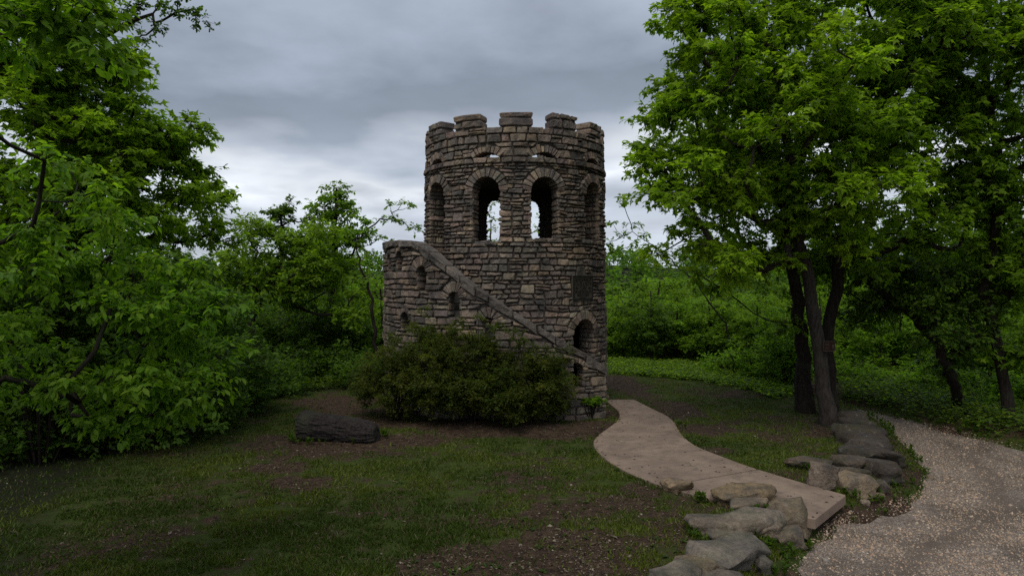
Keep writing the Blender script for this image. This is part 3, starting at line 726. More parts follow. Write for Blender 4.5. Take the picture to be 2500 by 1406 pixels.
for i in range(len(us) - 1):
    a, b = 4 * i, 4 * i + 4; Fs += [(a, b, b + 1, a + 1), (a + 2, a + 3, b + 3, b + 2), (a + 1, b + 1, b + 3, a + 3), (a, a + 2, b + 2, b)]
part('landing', np.array(V), Fs, M_TIN, stair)

# ------------------------------------------------------------------ boulders
import bmesh
def ico(sub):
    bm = bmesh.new(); bmesh.ops.create_icosphere(bm, subdivisions=sub, radius=1); V = np.array([v.co[:] for v in bm.verts]); Fs = np.array([[v.index for v in f.verts] for f in bm.faces]); bm.free(); return V, Fs
ICO4 = ico(4)
def n3(p, s):
    return (fbm(p[:, 0] + p[:, 2] * .7, p[:, 1] - p[:, 2] * .6, s, 4) + fbm(p[:, 2] * 1.1 + 9, p[:, 0] + p[:, 1] * .5, s + 5, 4)) - .94
def rock_mesh(name, dims, seed, tint, flat=.5, mat=M_ROCK):
    """a split slab: hull of two ragged outlines, edges broken, faces roughened"""
    r = np.random.default_rng(seed); pts = []; ph = 0.
    for zz_, sc in ((1, r.uniform(.82, .96)), (r.uniform(-.2, .5), 1.02), (-1, .95)):
        m = int(r.integers(4, 7)) if abs(zz_) == 1 else 3; an = np.sort((np.arange(m) + r.uniform(-.35, .35, m)) * 2 * math.pi / m)
        for q in an:
            e = (abs(math.cos(q)) ** 3.2 + abs(math.sin(q)) ** 3.2) ** (-1 / 3.2) * sc * r.uniform(.72, 1.04); pts.append((e * math.cos(q + ph), e * math.sin(q + ph), zz_ + r.uniform(-.20, .06)))
    bm = bmesh.new(); [bm.verts.new(p) for p in pts]; h = bmesh.ops.convex_hull(bm, input=bm.verts[:])
    bmesh.ops.delete(bm, geom=[v for v in bm.verts if not v.link_faces], context='VERTS')
    bmesh.ops.bevel(bm, geom=bm.edges[:], offset=.018, segments=1, affect='EDGES')
    bmesh.ops.triangulate(bm, faces=bm.faces[:]); bmesh.ops.subdivide_edges(bm, edges=[e for e in bm.edges if e.calc_length() > .16], cuts=4, use_grid_fill=True)
    bmesh.ops.triangulate(bm, faces=bm.faces[:]); bm.verts.index_update()
    v = np.array([q.co[:] for q in bm.verts]); Fs = np.array([[q.index for q in f.verts] for f in bm.faces]); bm.free()
    v = v - (v.max(0) + v.min(0)) / 2; v = v / (np.ptp(v, axis=0) / 2) * np.array(dims) / 2
    mn = min(dims); sc = .9 / mn; nn = unit(v / np.array(dims))
    v = v + nn * (n3(v * sc * 3.0, seed + 3) * mn * .035)[:, None] + nn * (n3(v * sc * 10, seed + 5) * mn * .075)[:, None]
    ly = np.sin(v[:, 2] / mn * (8 + seed % 4) + 2.0 * n3(v * sc * .8, seed + 8)); v[:, :2] *= (1 + .06 * np.sign(ly) * np.abs(ly) ** .3)[:, None]
    return new_mesh(name, v, Fs, mat, np.array(tint) * np.array([.62, .555, .485]), False)
ROCKS = [  # photo box, ground height at its foot, height share, depth/width, yaw, roll, tint, label
    (1612, 1162, 1692, 1204, 0.0, .45, .6, -12, 0, (.40, .32, .23), 'pale buried stone at left edge of the concrete path beside a weed'),
    (1726, 1174, 1904, 1238, -.02, .5, .55, 12, 0, (.36, .29, .19), 'flat tan boulder with yellowish lichen lying along the concrete path'),
    (1864, 1210, 1996, 1312, -.30, .7, .85, 25, 0, (.25, .215, .165), 'large square block of stone at the corner of the path end'),
    (1730, 1232, 1964, 1304, -.22, .55, .42, 20, 4, (.27, .25, .22), 'long grey slanting slab in front of the square corner block'),
    (1662, 1250, 1880, 1312, -.12, .6, .42, 10, 3, (.25, .22, .185), 'long dark-fronted slab on the grass, left of slanting grey slab'),
    (1800, 1258, 1920, 1308, -.26, .5, .5, 8, 0, (.30, .26, .215), 'small flat slab wedged under the slanting grey slab'),
    (1744, 1296, 1884, 1376, -.26, .65, .7, 14, 4, (.27, .26, .24), 'grey pointed boulder behind the biggest rounded front boulder'),
    (1660, 1312, 1856, 1404, -.2, .65, .65, 16, 2, (.26, .245, .225), 'biggest rounded grey boulder near the bottom of the rock edging'),
    (1640, 1344, 1778, 1416, -.08, .6, .7, 20, 0, (.24, .20, .155), 'brown boulder tucked below the biggest rounded grey boulder'),
    (1576, 1368, 1736, 1450, -.05, .65, .6, 10, 0, (.26, .24, .22), 'rough grey boulder cut by the bottom edge of the view'),
    (1834, 1352, 1886, 1400, -.34, .6, .8, 30, 0, (.25, .24, .22), 'small grey rock at right foot of the rounded grey boulder'),
    (1976, 1122, 2043, 1200, -.10, .85, .5, -18, 10, (.29, .25, .215), 'upright leaning stone right of the concrete path'),
    (2032, 1148, 2142, 1216, -.24, .65, .7, -14, 0, (.34, .285, .21), 'squarish boulder with pale broken corner beside upright leaning stone'),
    (1914, 1112, 2040, 1150, -.02, .5, .55, -6, 0, (.17, .145, .115), 'low ledge stone running into grass behind upright leaning stone'),
    (2030, 1108, 2114, 1150, -.06, .65, .7, -4, 0, (.15, .128, .105), 'dark ledge slab above the squarish boulder with pale corner'),
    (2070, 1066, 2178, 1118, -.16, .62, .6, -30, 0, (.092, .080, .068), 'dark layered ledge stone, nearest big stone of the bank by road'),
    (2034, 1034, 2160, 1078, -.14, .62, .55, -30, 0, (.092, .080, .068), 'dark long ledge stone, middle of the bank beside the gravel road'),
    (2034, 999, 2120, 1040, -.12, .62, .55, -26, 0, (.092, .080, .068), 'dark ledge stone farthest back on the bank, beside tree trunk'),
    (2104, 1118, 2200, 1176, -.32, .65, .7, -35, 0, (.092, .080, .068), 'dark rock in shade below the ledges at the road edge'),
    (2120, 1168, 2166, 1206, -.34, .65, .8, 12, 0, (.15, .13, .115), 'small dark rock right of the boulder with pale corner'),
    (2128, 1200, 2160, 1224, -.35, .5, .7, -20, 0, (.24, .19, .155), 'small brown flat stone lying in front of the bank rocks'),
    (2098, 1216, 2124, 1232, -.35, .6, .8, 5, 0, (.33, .29, .24), 'small pale stone at foot of the boulder with pale corner'),
    (1038, 1007, 1062, 1020, .02, .7, .8, 20, 0, (.36, .31, .25), 'small pale stone in the dirt before the shrubs'),
    (2008, 1360, 2026, 1374, -.35, .7, .8, 0, 0, (.62, .60, .58), 'single white pebble standing out on the gravel road'),
    (2262, 1158, 2284, 1172, -.35, .6, .8, 10, 0, (.40, .33, .27), 'lone tan stone on the shaded part of gravel road'),
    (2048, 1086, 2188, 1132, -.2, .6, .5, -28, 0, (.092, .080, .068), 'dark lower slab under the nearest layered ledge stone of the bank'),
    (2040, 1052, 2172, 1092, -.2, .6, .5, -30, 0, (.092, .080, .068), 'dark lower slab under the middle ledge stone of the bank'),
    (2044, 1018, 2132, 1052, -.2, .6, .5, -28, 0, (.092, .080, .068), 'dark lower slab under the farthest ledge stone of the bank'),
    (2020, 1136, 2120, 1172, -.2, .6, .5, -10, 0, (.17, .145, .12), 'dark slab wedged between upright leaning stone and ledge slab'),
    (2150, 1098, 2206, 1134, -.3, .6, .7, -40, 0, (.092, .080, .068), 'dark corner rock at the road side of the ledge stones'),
    (1712, 1276, 1860, 1322, -.15, .6, .5, 16, 3, (.22, .20, .17), 'slab in shadow between long dark-fronted slab and pointed boulder'),
    (1880, 1280, 1972, 1334, -.3, .6, .6, 24, 0, (.21, .185, .15), 'broken block fallen below the slanting slab at gravel edge'),
    (1770, 1210, 1880, 1252, -.05, .6, .5, 14, 0, (.29, .25, .195), 'flat brown slab between the tan lichen boulder and slanting slab'),
    (1690, 1390, 1830, 1440, -.2, .6, .6, 12, 0, (.22, .20, .175), 'dark boulder at bottom edge right of the rough grey boulder'),
    (1380, 980, 1440, 1000, .02, .7, .8, 0, 0, (.16, .14, .12), 'low dark stone at the foot of stair wall beside shrub'),
    (1447, 960, 1487, 982, .0, .7, .8, 0, 0, (.28, .24, .19), 'pale footing stone at the bottom corner of the stair wall'),
]
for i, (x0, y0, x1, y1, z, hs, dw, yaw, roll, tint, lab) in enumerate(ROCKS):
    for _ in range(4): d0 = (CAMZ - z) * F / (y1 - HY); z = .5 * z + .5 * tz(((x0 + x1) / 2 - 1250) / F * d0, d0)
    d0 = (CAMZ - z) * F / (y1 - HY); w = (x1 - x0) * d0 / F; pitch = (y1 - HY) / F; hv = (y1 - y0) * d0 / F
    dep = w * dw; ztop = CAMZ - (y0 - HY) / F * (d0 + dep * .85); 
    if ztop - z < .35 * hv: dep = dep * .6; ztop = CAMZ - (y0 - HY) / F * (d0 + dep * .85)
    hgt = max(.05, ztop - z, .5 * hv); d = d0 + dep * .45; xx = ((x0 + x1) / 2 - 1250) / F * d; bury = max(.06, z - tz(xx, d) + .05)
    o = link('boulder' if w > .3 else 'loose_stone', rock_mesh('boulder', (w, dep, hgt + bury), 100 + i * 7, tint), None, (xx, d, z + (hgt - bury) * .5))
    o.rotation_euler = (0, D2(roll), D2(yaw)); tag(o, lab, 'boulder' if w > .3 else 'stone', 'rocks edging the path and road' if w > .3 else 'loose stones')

# ------------------------------------------------------------------ log
lc = G(818, 1082); lg = thing('fallen_log', 'weathered dark log lying on bare dirt left of the shrubs', 'log', (lc[0], lc[1] + .28, tz(lc[0], lc[1])))
nl, nr = 110, 84; Lg = 1.72; ss = np.linspace(-.5, .5, nl); aa = np.linspace(0, 2 * math.pi, nr, endpoint=False); S_, A_ = np.meshgrid(ss, aa, indexing='ij')
rad = .345 - .115 * (S_ + .5) + .02 * np.sin(S_ * 7)
can = np.cos(A_ * 1.0) * 1.6; sia = np.sin(A_) * 1.6
wv = A_ * 2.2 + .8 * fbm(S_ * 3 + 5, can + 5, 25, 3)
ridge = np.minimum(np.abs(fbm(S_ * 5.5 + 20 + can * 1.2, sia * 2.4 + can * 1.3 + 20, 5, 3) - .44) * 5, .6) - .35
fine = fbm(S_ * 7 + can * 3 + 40, sia * 7 + can * 4 + 40, 15, 4) - .47
rad = rad * (1 + .13 * ridge + .17 * fine)
ex = np.clip((np.abs(S_) - .44) / .06, 0, 1); rad = rad * (1 - .22 * ex ** 2)
X = S_ * Lg + .05 * (fbm(can * 2 + 9, sia * 2 + 9, 4, 3) - .5) * np.sign(S_) * ex; Yv = rad * np.cos(A_) * 1.0; Zv = .205 + rad * np.sin(A_) - .10 * S_
yaw = D2(-13); ca, sa = math.cos(yaw), math.sin(yaw); LV = np.stack([X * ca - Yv * sa, X * sa + Yv * ca, np.maximum(Zv, -.05)], -1).reshape(-1, 3) + np.array(lg.location)
LI = np.arange(nl * nr).reshape(nl, nr)
LF = [(int(LI[i, j]), int(LI[i, (j + 1) % nr]), int(LI[i + 1, (j + 1) % nr]), int(LI[i + 1, j])) for i in range(nl - 1) for j in range(nr)]
M_LOG = bark_mat('old log wood', (.030, .024, .022))
part('log_body', LV, LF, M_LOG, lg)
for e, row in ((-1, LI[0]), (1, LI[-1])):
    cen = LV[row].mean(0); rr = [LV[row] + (cen - LV[row]) * f + np.array([e * .012 * math.sin(9 * f) * ca, 0, 0]) for f in (0, .25, .5, .75, .95)]; V = np.concatenate(rr)
    Fs = [(k * nr + j, k * nr + (j + 1) % nr, (k + 1) * nr + (j + 1) % nr, (k + 1) * nr + j) for k in range(4) for j in range(nr)] + [tuple(4 * nr + j for j in range(nr))]
    part('cut_end', V, Fs, M_LOG, lg)

# ------------------------------------------------------------------ foliage
T_KITE = (np.array([(0, 0, 0), (.42, .30, .05), (1, 0, -.08), (.42, -.30, .05)]), np.array([(0, 1, 2), (0, 2, 3)]))
T_OVAL = (np.array([(0, 0, 0), (.22, .19, .04), (.22, -.19, .04), (.58, .23, .02), (.58, -.23, .02), (.45, 0, -.02), (.84, .09, -.04), (.84, -.09, -.04), (1.05, 0, -.10)]),
          np.array([(0, 5, 1), (0, 2, 5), (1, 5, 3), (2, 4, 5), (3, 5, 6), (4, 7, 5), (5, 8, 6), (5, 7, 8)]))
T_MAPLE = (np.array([(0, 0, 0), (.10, .36, -.02), (.34, .20, .02), (.55, .50, -.05), (.62, .17, .02), (1, 0, -.10), (.62, -.17, .02), (.55, -.50, -.05), (.34, -.20, .02), (.10, -.36, -.02), (.35, 0, .0)]),
           np.array([(10, 0, 1), (10, 1, 2), (10, 2, 3), (10, 3, 4), (10, 4, 5), (10, 5, 6), (10, 6, 7), (10, 7, 8), (10, 8, 9), (10, 9, 0)]))
T_LOBE = (np.array([(0, 0, 0), (.34, .44, -.03), (.50, .15, .03), (1, 0, -.10), (.50, -.15, .03), (.34, -.44, -.03)]), np.array([(0, 2, 1), (0, 3, 2), (0, 4, 3), (0, 5, 4)]))
T_OAK = (np.array([(0, 0, 0), (.34, .24, .02), (.45, .10, 0), (.72, .26, -.02), (1, 0, -.06), (.72, -.26, -.02), (.45, -.10, 0), (.34, -.24, .02)]),
         np.array([(0, 1, 2), (0, 2, 6), (0, 6, 7), (2, 3, 4), (2, 4, 6), (6, 4, 5)]))
def leaf_arrays(pos_, ax, nrm, size, tmpl):
    ax = unit(ax); side = unit(np.cross(nrm, ax)); n = np.cross(ax, side); T, Fc = tmpl
    V = pos_[:, None, :] + size[:, None, None] * (ax[:, None, :] * T[None, :, 0:1] + side[:, None, :] * T[None, :, 1:2] + n[:, None, :] * T[None, :, 2:3])
    Fa = (np.arange(len(pos_)) * len(T))[:, None, None] + Fc[None]
    return V.reshape(-1, 3), Fa.reshape(-1, 3)
def clump_leaves(r, C, Rad, tw, lv, size, droop=.3, cols=None, flat=.75, cvar=.22, start=.25):
    """sprays of leaves on twigs around every clump centre"""
    M = len(C); Rad = np.asarray(Rad); dirs = unit(r.normal(size=(M, tw, 3)) * np.array([1, 1, flat]) + np.array([0, 0, .12]))
    ln = r.uniform(.55, 1.05, (M, tw, 1)); a = C[:, None, :] + dirs * Rad[:, None, :] * .12; b = C[:, None, :] + dirs * Rad[:, None, :] * ln
    b = b - np.array([0, 0, 1]) * (Rad[:, None, 2:3] * droop * .35 * ln)
    t = np.sort(r.uniform(start, 1.03, (M, tw, lv, 1)), axis=2); p = a[:, :, None] + (b - a)[:, :, None] * t
    p = p + r.normal(size=p.shape) * Rad[:, None, None, :] * .06
    td = unit(b - a)[:, :, None]; sd = unit(np.cross(td, np.array([0, 0, 1.]))); sg = r.choice([-1., 1.], (M, tw, lv, 1))
    ax = td * .55 + sd * sg * .8 + r.normal(size=p.shape) * .35 + np.array([0, 0, -droop])
    nr_ = np.array([0, 0, 1.]) + r.normal(size=p.shape) * .45 + td * .25
    s = size * r.uniform(.65, 1.2, (M, tw, lv)); cc = np.array(cols)
    k = r.random((M, tw, lv)); cl_ = r.random((M, 1, 1)); k = np.clip(k * .6 + cl_ * .4, 0, .999) * (len(cc) - 1); i0 = k.astype(int); f = (k - i0)[..., None]
    tint = (cc[i0] * (1 - f) + cc[i0 + 1] * f) * (1 + cvar * (r.random((M, 1, 1, 1)) - .5) * 2) * (1 + .25 * (r.random((M, tw, lv, 1)) - .5))
    return p.reshape(-1, 3), ax.reshape(-1, 3), nr_.reshape(-1, 3), s.ravel(), tint.reshape(-1, 3), (a.reshape(-1, 3), b.reshape(-1, 3))
def tubes(segs, k=5):
    """segs: list of (points Nx3, radii N) -> joined tube mesh arrays"""
    V = []; Fs = []; n0 = 0
    for P_, R_ in segs:
        P_ = np.asarray(P_, float); n = len(P_); kk = k if max(R_) < .06 else 9
        tg = unit(np.gradient(P_, axis=0)); ref = np.array([.3, .9, .1]); s1 = unit(np.cross(tg, ref)); s2 = np.cross(tg, s1); an = np.linspace(0, 2 * math.pi, kk, endpoint=False)
        ring = P_[:, None] + np.asarray(R_)[:, None, None] * (np.cos(an)[None, :, None] * s1[:, None] + np.sin(an)[None, :, None] * s2[:, None])
        V.append(ring.reshape(-1, 3)); id_ = np.arange(n * kk).reshape(n, kk) + n0; nx_ = np.roll(id_, -1, 1)
        q = np.stack([id_[:-1], nx_[:-1], nx_[1:], id_[1:]], -1).reshape(-1, 4); Fs.append(q); n0 += n * kk
    return np.concatenate(V), np.concatenate(Fs)
def twig_mesh(a, b, r0=.006):
    ax = unit(b - a); s1 = unit(np.cross(ax, np.array([.2, .3, .9]))); s2 = np.cross(ax, s1); V = []
    for f, rr in ((a, r0), (b, r0 * .4)):
        for k in range(3): an = 2.0944 * k; V.append(f + rr * (math.cos(an) * s1 + math.sin(an) * s2))
    V = np.stack(V, 1).reshape(-1, 3); base = (np.arange(len(a)) * 6)[:, None, None]
    return V, (base + np.array([(0, 1, 4, 3), (1, 2, 5, 4), (2, 0, 3, 5)])[None]).reshape(-1, 4)
def skeleton(r, trunk, tr_r, C, kpipe=.011, rmin=.008, bend=.12, first=.35):
    """join every clump centre to the trunk by limbs that fork and taper"""
    trunk = np.asarray(trunk, float); d = np.r_[0, np.cumsum(np.linalg.norm(np.diff(trunk, axis=0), axis=1))]; s = np.linspace(0, d[-1], 26)
    tp = np.stack([np.interp(s, d, trunk[:, i]) for i in range(3)], 1); trr = np.interp(s, d, tr_r)
    wb = r.normal(size=(26, 3)) * .03; wb[0] = 0; tp = tp + wb * np.array([1, 1, 0])
    nodes = [p for p in tp]; par = [-1] + list(range(25)); load = [0.] * 26; istr = [True] * 26; usable = [i for i in range(26) if s[i] > first * d[-1]]
    base = tp[0]; order = np.argsort(np.min(np.linalg.norm(C[:, None] - tp[None, usable], axis=2), axis=1))
    ends = []
    for ci in order:
        c = C[ci]; cand = np.array([nodes[i] for i in usable]); v = c - cand; dist = np.linalg.norm(v, axis=1)
        cost = dist + np.maximum(0, .35 * dist - v[:, 2]) * .9
        j = usable[int(np.argmin(cost))]; p0 = np.array(nodes[j]); L_ = np.linalg.norm(c - p0); prev = j
        m = max(2, int(L_ / .45) + 1); offs = unit(r.normal(size=3)) * L_ * bend
        for q in range(1, m + 1):
            f = q / m; pt = p0 + (c - p0) * f + offs * math.sin(math.pi * f) + np.array([0, 0, -.10 * L_ * math.sin(math.pi * f)]) * 1.0 + r.normal(size=3) * .02
            nodes.append(pt); par.append(prev); load.append(0.); istr.append(False); prev = len(nodes) - 1; usable.append(prev)
        ends.append(prev); load[prev] += 1
    tot = load[:]
    for i in range(len(nodes) - 1, 25, -1):
        tot[par[i]] += tot[i]
    rad = [max(rmin, kpipe * math.sqrt(max(t_, .3)) * 1.6) for t_ in tot]
    for i in range(26): rad[i] = trr[i]
    ch = {}
    for i, p in enumerate(par):
        if p >= 0: ch.setdefault(p, []).append(i)
    segs = [(tp, trr)]; done = set(range(26)); stack = [i for i in range(26, len(nodes)) if par[i] < 26]
    while stack:
        i = stack.pop(); p = par[i]; pts = [nodes[p], nodes[i]]; rs_ = [min(rad[p], rad[i] * 1.15), rad[i]]
        while True:
            kids = ch.get(i, [])
            if not kids: break
            kids = sorted(kids, key=lambda k_: -tot[k_]); stack += kids[1:]; i = kids[0]; pts.append(nodes[i]); rs_.append(rad[i])
        rs_[-1] = rmin * .7; segs.append((np.array(pts), np.array(rs_)))
    return segs
def sample_ell(r, ells, n, shell_=.55, minz=None):
    """clump centres spread through a union of ellipsoids (centre, radii, weight)"""
    vol = np.array([np.prod(e[1]) ** .8 * (e[2] if len(e) > 2 else 1) for e in ells]); vol = vol / vol.sum(); out_ = []
    for e, m in zip(ells, np.maximum(1, np.round(vol * n)).astype(int)):
        u = unit(r.normal(size=(m, 3))); rad = shell_ + (1 - shell_) * r.random((m, 1)); out_.append(np.array(e[0]) + u * rad * np.array(e[1]) * .93)
    return np.concatenate(out_)
LEAFOBJ = {}
def leaf_objects(parent, off, p, ax, nr_, s, tint, tmpl, tname):
    """single leaves one can pick apart: objects that share a few meshes"""
    base = tint.mean(0); shades = [.75, .9, 1.05, 1.2, 1.4]
    ms = [new_mesh('leaf', tmpl[0], tmpl[1], M_LEAF, base * k) for k in shades]
    ax = unit(ax); side = unit(np.cross(nr_, ax)); n = np.cross(ax, side); g = tint.mean(1) / base.mean(); off = np.array(off)
    for i in range(len(p)):
        o = bpy.data.objects.new('leaf', ms[int(np.argmin([abs(g[i] - k) for k in shades]))]); COL.objects.link(o); o.parent = parent
        m = Matrix(((ax[i, 0], side[i, 0], n[i, 0], 0), (ax[i, 1], side[i, 1], n[i, 1], 0), (ax[i, 2], side[i, 2], n[i, 2], 0), (0, 0, 0, 1)))
        o.matrix_local = Matrix.Translation(Vector(p[i] - off)) @ m @ Matrix.Scale(float(s[i]), 4)
def tree(name, label, cat, seed, trunk, tr_r, C, crad, tw, lv, lsize, cols, tmpl=T_KITE, bark=None, droop=.3, group=None, nobj=0, twigs=True, flat=.75, first=.35, kpipe=.011, bend=.12, cvar=.22, rmin=.008):
    r = np.random.default_rng(seed); C = np.asarray(C, float); root = thing(name, label, cat, trunk[0], group)
    V, Fc = tubes(skeleton(r, trunk, tr_r, C, kpipe=kpipe, first=first, bend=bend, rmin=rmin))
    if np.ndim(crad) == 0: R_ = crad * r.uniform(.75, 1.25, (len(C), 1)) * np.array([1, 1, .72])
    else: R_ = np.asarray(crad)
    p, ax, n_, s, t, (ta, tb) = clump_leaves(r, C, R_, tw, lv, lsize, droop, cols, flat, cvar)
    if twigs:
        tv, tf = twig_mesh(ta, tb, rmin * .8); Fc = np.concatenate([Fc, tf + len(V)]); V = np.concatenate([V, tv])
    part('trunk', V, Fc, bark or M_BARK, root, smooth=True, center=False)
    sel = np.zeros(len(p), bool)
    if nobj:                                                     # the leaves that show largest
        e = p - np.array([0, 0, CAMZ]); xx = e[:, 0] / np.maximum(e[:, 1], .1); zz_ = e[:, 2] / np.maximum(e[:, 1], .1)
        vis = (np.abs(xx) < .76) & (zz_ > -.44) & (zz_ < .43) & (e[:, 1] > 1); sc_ = np.where(vis, s / np.linalg.norm(e, axis=1), 0); sel[np.argsort(-sc_)[:nobj]] = True
    Vl, Fl = leaf_arrays(p[~sel], ax[~sel], n_[~sel], s[~sel], tmpl)
    crown = part('crown', Vl, Fl, M_LEAF, root, np.repeat(t[~sel], len(tmpl[0]), 0), center=False)
    if nobj: leaf_objects(crown, root.location, p[sel], ax[sel], n_[sel], s[sel], t[sel], tmpl, name)
    return root
def E(x, y, d, rx, ry, rz, w=1.): return (W(x, y, d), np.array([rx, ry, rz]), w)

YG = [(.076, .136, .011), (.126, .210, .015), (.182, .275, .019), (.245, .335, .026)]       # yellow green
MG = [(.048, .100, .011), (.080, .150, .014), (.115, .200, .018), (.150, .235, .022)]        # mid green
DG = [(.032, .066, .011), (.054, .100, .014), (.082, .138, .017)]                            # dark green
MG2 = [(.058, .112, .011), (.098, .170, .014), (.140, .225, .018), (.190, .275, .022)]
OLV = [(.040, .050, .012), (.065, .078, .016), (.10, .105, .022)]

# --- right: the big maple and its neighbours
r0 = np.random.default_rng(401)
tb = G(2022, 1038); tA = [np.array([tb[0], tb[1], tz(tb[0], tb[1]) - .05]), W(2010, 930, 15.8), W(1993, 800, 15.7), W(1973, 690, 15.6), W(1955, 580, 15.5), W(1925, 400, 15.3), W(1905, 220, 15.2), W(1920, 60, 15.2), W(1930, -120, 15.3)]
CA = sample_ell(r0, [E(1790, 130, 14.6, 2.0, 2.2, 2.0), E(1740, 400, 14.8, 1.7, 2.0, 1.6), E(1950, 250, 14.2, 2.0, 2.0, 2.4), E(1930, -80, 14.8, 2.8, 2.2, 1.6), E(1960, 500, 15.0, 2.2, 2.0, 1.1), E(1680, 570, 15.2, 1.15, 1.2, .75), E(1820, 640, 15.2, 1.5, 1.3, .55), E(2080, 420, 14.4, 1.5, 1.6, 1.2), E(1625, 250, 14.9, .85, 1.2, 1.1), E(1610, 430, 15, .75, 1.0, 1.1), E(1720, 10, 15, 1.0, 1.2, .9)], 270, .25)
tree('maple_tree', 'large bright maple with pale grey trunk right of the path', 'tree', 402, tA, [.22, .16, .145, .135, .125, .11, .085, .06, .03], CA, .58, 17, 12, .148, YG, T_LOBE, M_BARKL, .35, None, 300, kpipe=.010, first=.5)
tb = G(1966, 1002); tB = [np.array([tb[0], tb[1], -.05]), W(1962, 900, 17.7), W(1950, 780, 17.7), W(1938, 700, 17.8), W(1930, 560, 18), W(1900, 400, 18.2), W(1880, 200, 18.4)]
CB = sample_ell(r0, [E(1900, 420, 18.4, 2.6, 2.2, 2.4), E(1790, 640, 18.2, 1.5, 1.4, .9), E(2030, 640, 18.4, 1.8, 1.6, .9), E(1720, 330, 18.8, 1.7, 1.5, 2.0), E(1930, 800, 17.6, .5, .5, .55)], 110, .3)
tree('shade_tree', 'dark straight-trunked tree just behind the pale maple trunk', 'tree', 403, tB, [.27, .185, .165, .15, .135, .10, .05], CB, .70, 17, 11, .165, MG2, T_OAK, M_BARK, .35, None, 0, kpipe=.011, first=.55)
tb = G(2030, 1012); tC = [np.array([tb[0], tb[1], -.05]), W(2020, 900, 16.9), W(2018, 830, 17), W(2040, 700, 17), W(2050, 600, 17), W(2090, 430, 17), W(2160, 250, 17), W(2200, 50, 17)]
CC = sample_ell(r0, [E(2170, 300, 16.5, 2.4, 2.2, 2.6), E(2180, 40, 16.5, 2.6, 2.2, 1.8), E(2110, 590, 17, 2.0, 1.8, 1.0), E(2330, 480, 17, 1.8, 1.8, 1.4), E(2330, 280, 17, 1.6, 1.6, 1.5), E(2180, 300, 14.5, 1.3, 1.2, 1.5), E(2250, 80, 14.3, 1.4, 1.2, 1.2), E(2230, 530, 16.2, 1.5, 1.3, .9), E(2390, 560, 16.5, 1.2, 1.2, .9)], 165, .3)
tree('shade_tree', 'dark tree leaning right from behind the signed maple', 'tree', 404, tC, [.20, .16, .15, .14, .13, .11, .07, .03], CC, .68, 17, 12, .16, MG2, T_LOBE, M_BARK, .35, None, 0, kpipe=.011, first=.45)
tb = G(2345, 1012, -.2); tD = [np.array([tb[0], tb[1], tb[2] - .1]), W(2318, 900, 17), W(2285, 830, 17), W(2225, 765, 17), W(2170, 725, 17.2), W(2120, 690, 17.3)]
CD = sample_ell(r0, [E(2200, 690, 17.2, 1.5, 1.5, .9), E(2330, 700, 17.5, 1.5, 1.4, 1.0), E(2330, 870, 17.4, .8, .8, .7), E(2120, 760, 17.8, 1.0, 1.0, .6), E(2400, 780, 16.4, .8, .6, .8), E(2270, 800, 16.3, .5, .5, .6)], 74, .3)
tree('leaning_tree', 'dark curved trunk leaning left beyond the gravel road', 'tree', 405, tD, [.14, .115, .11, .10, .08, .04], CD, .62, 16, 11, .14, DG + [(.07, .11, .02)], T_OAK, M_BARK, .3, None, 0, first=.4)
tb = G(2470, 1050, -.25); tE = [np.array([tb[0], tb[1], tb[2] - .1]), W(2450, 930, 16.5), W(2420, 800, 16.5), W(2405, 700, 16.4), W(2445, 520, 16.2), W(2440, 380, 16), W(2400, 150, 16), W(2380, -60, 16)]
CE = sample_ell(r0, [E(2420, 120, 15.6, 2.4, 2.0, 2.3), E(2470, 400, 15.8, 1.7, 1.6, 1.5), E(2280, 120, 15.2, 1.5, 1.5, 1.5), E(2480, 680, 16.2, 1.5, 1.4, 1.2), E(2440, 860, 16.6, .9, .9, .7), E(2300, -100, 15.6, 2.2, 2, 1.2), E(2560, 250, 16, 1.8, 1.6, 2.4), E(2560, 600, 16, 1.5, 1.5, 1.5)], 150, .3)
tree('shade_tree', 'tall dark tree at right edge beyond the gravel road', 'tree', 406, tE, [.16, .125, .12, .115, .11, .10, .07, .03], CE, .68, 17, 12, .165, MG2, T_LOBE, M_BARK, .35, None, 0, first=.3)

# --- left: big tree, oak sprig, foreground elm
tL = [np.array([*W(120, 1000, 13)[:2], -.3]), W(110, 800, 13), W(130, 600, 12.8), W(120, 400, 12.6), W(90, 200, 12.4), W(40, 0, 12.4)]
CL = sample_ell(r0, [E(120, 230, 11.8, 2.0, 2.0, 1.8), E(300, 390, 12.2, 1.35, 1.5, 1.1), E(430, 440, 13.0, .95, 1.0, .85), E(20, 20, 11.5, 1.9, 2.0, 1.5), E(280, 560, 12.8, 1.7, 1.6, .9), E(480, 560, 13.6, .85, .9, .5), E(60, 500, 12, 1.5, 1.5, 1.4), E(250, 250, 12, .9, 1, .8), E(370, 330, 12.4, .9, .9, .7), E(300, 180, 12.2, .55, .6, .5), E(520, 480, 13.6, .5, .6, .7), E(300, 470, 12.4, .9, .9, .8), E(440, 360, 12.8, .6, .7, .5)], 205, .3)
tree('broadleaf_tree', 'big full green tree filling the upper left', 'tree', 410, tL, [.26, .22, .19, .15, .10, .04], CL, .52, 20, 13, .126, [(.070, .135, .011), (.120, .205, .014), (.170, .270, .018), (.225, .325, .022)], T_LOBE, M_BARK, .3, None, 300, first=.3)
tO = [np.array([*W(-160, 1000, 15)[:2], -.3]), W(-150, 700, 15), W(-120, 400, 14.8), W(-40, 200, 14.6), W(120, 140, 14.5), W(255, 88, 14.4), W(370, 35, 14.3)]
CO_ = np.array([W(x, y, 14.3) for x, y in [(300, 60), (330, 25), (390, 15), (430, 30), (470, 25), (490, 50), (345, 90), (385, 70), (320, 115), (270, 20), (290, -20), (380, -25), (440, -10), (230, 60), (180, 90), (100, 60), (20, 40), (-60, 60), (340, 10)]])
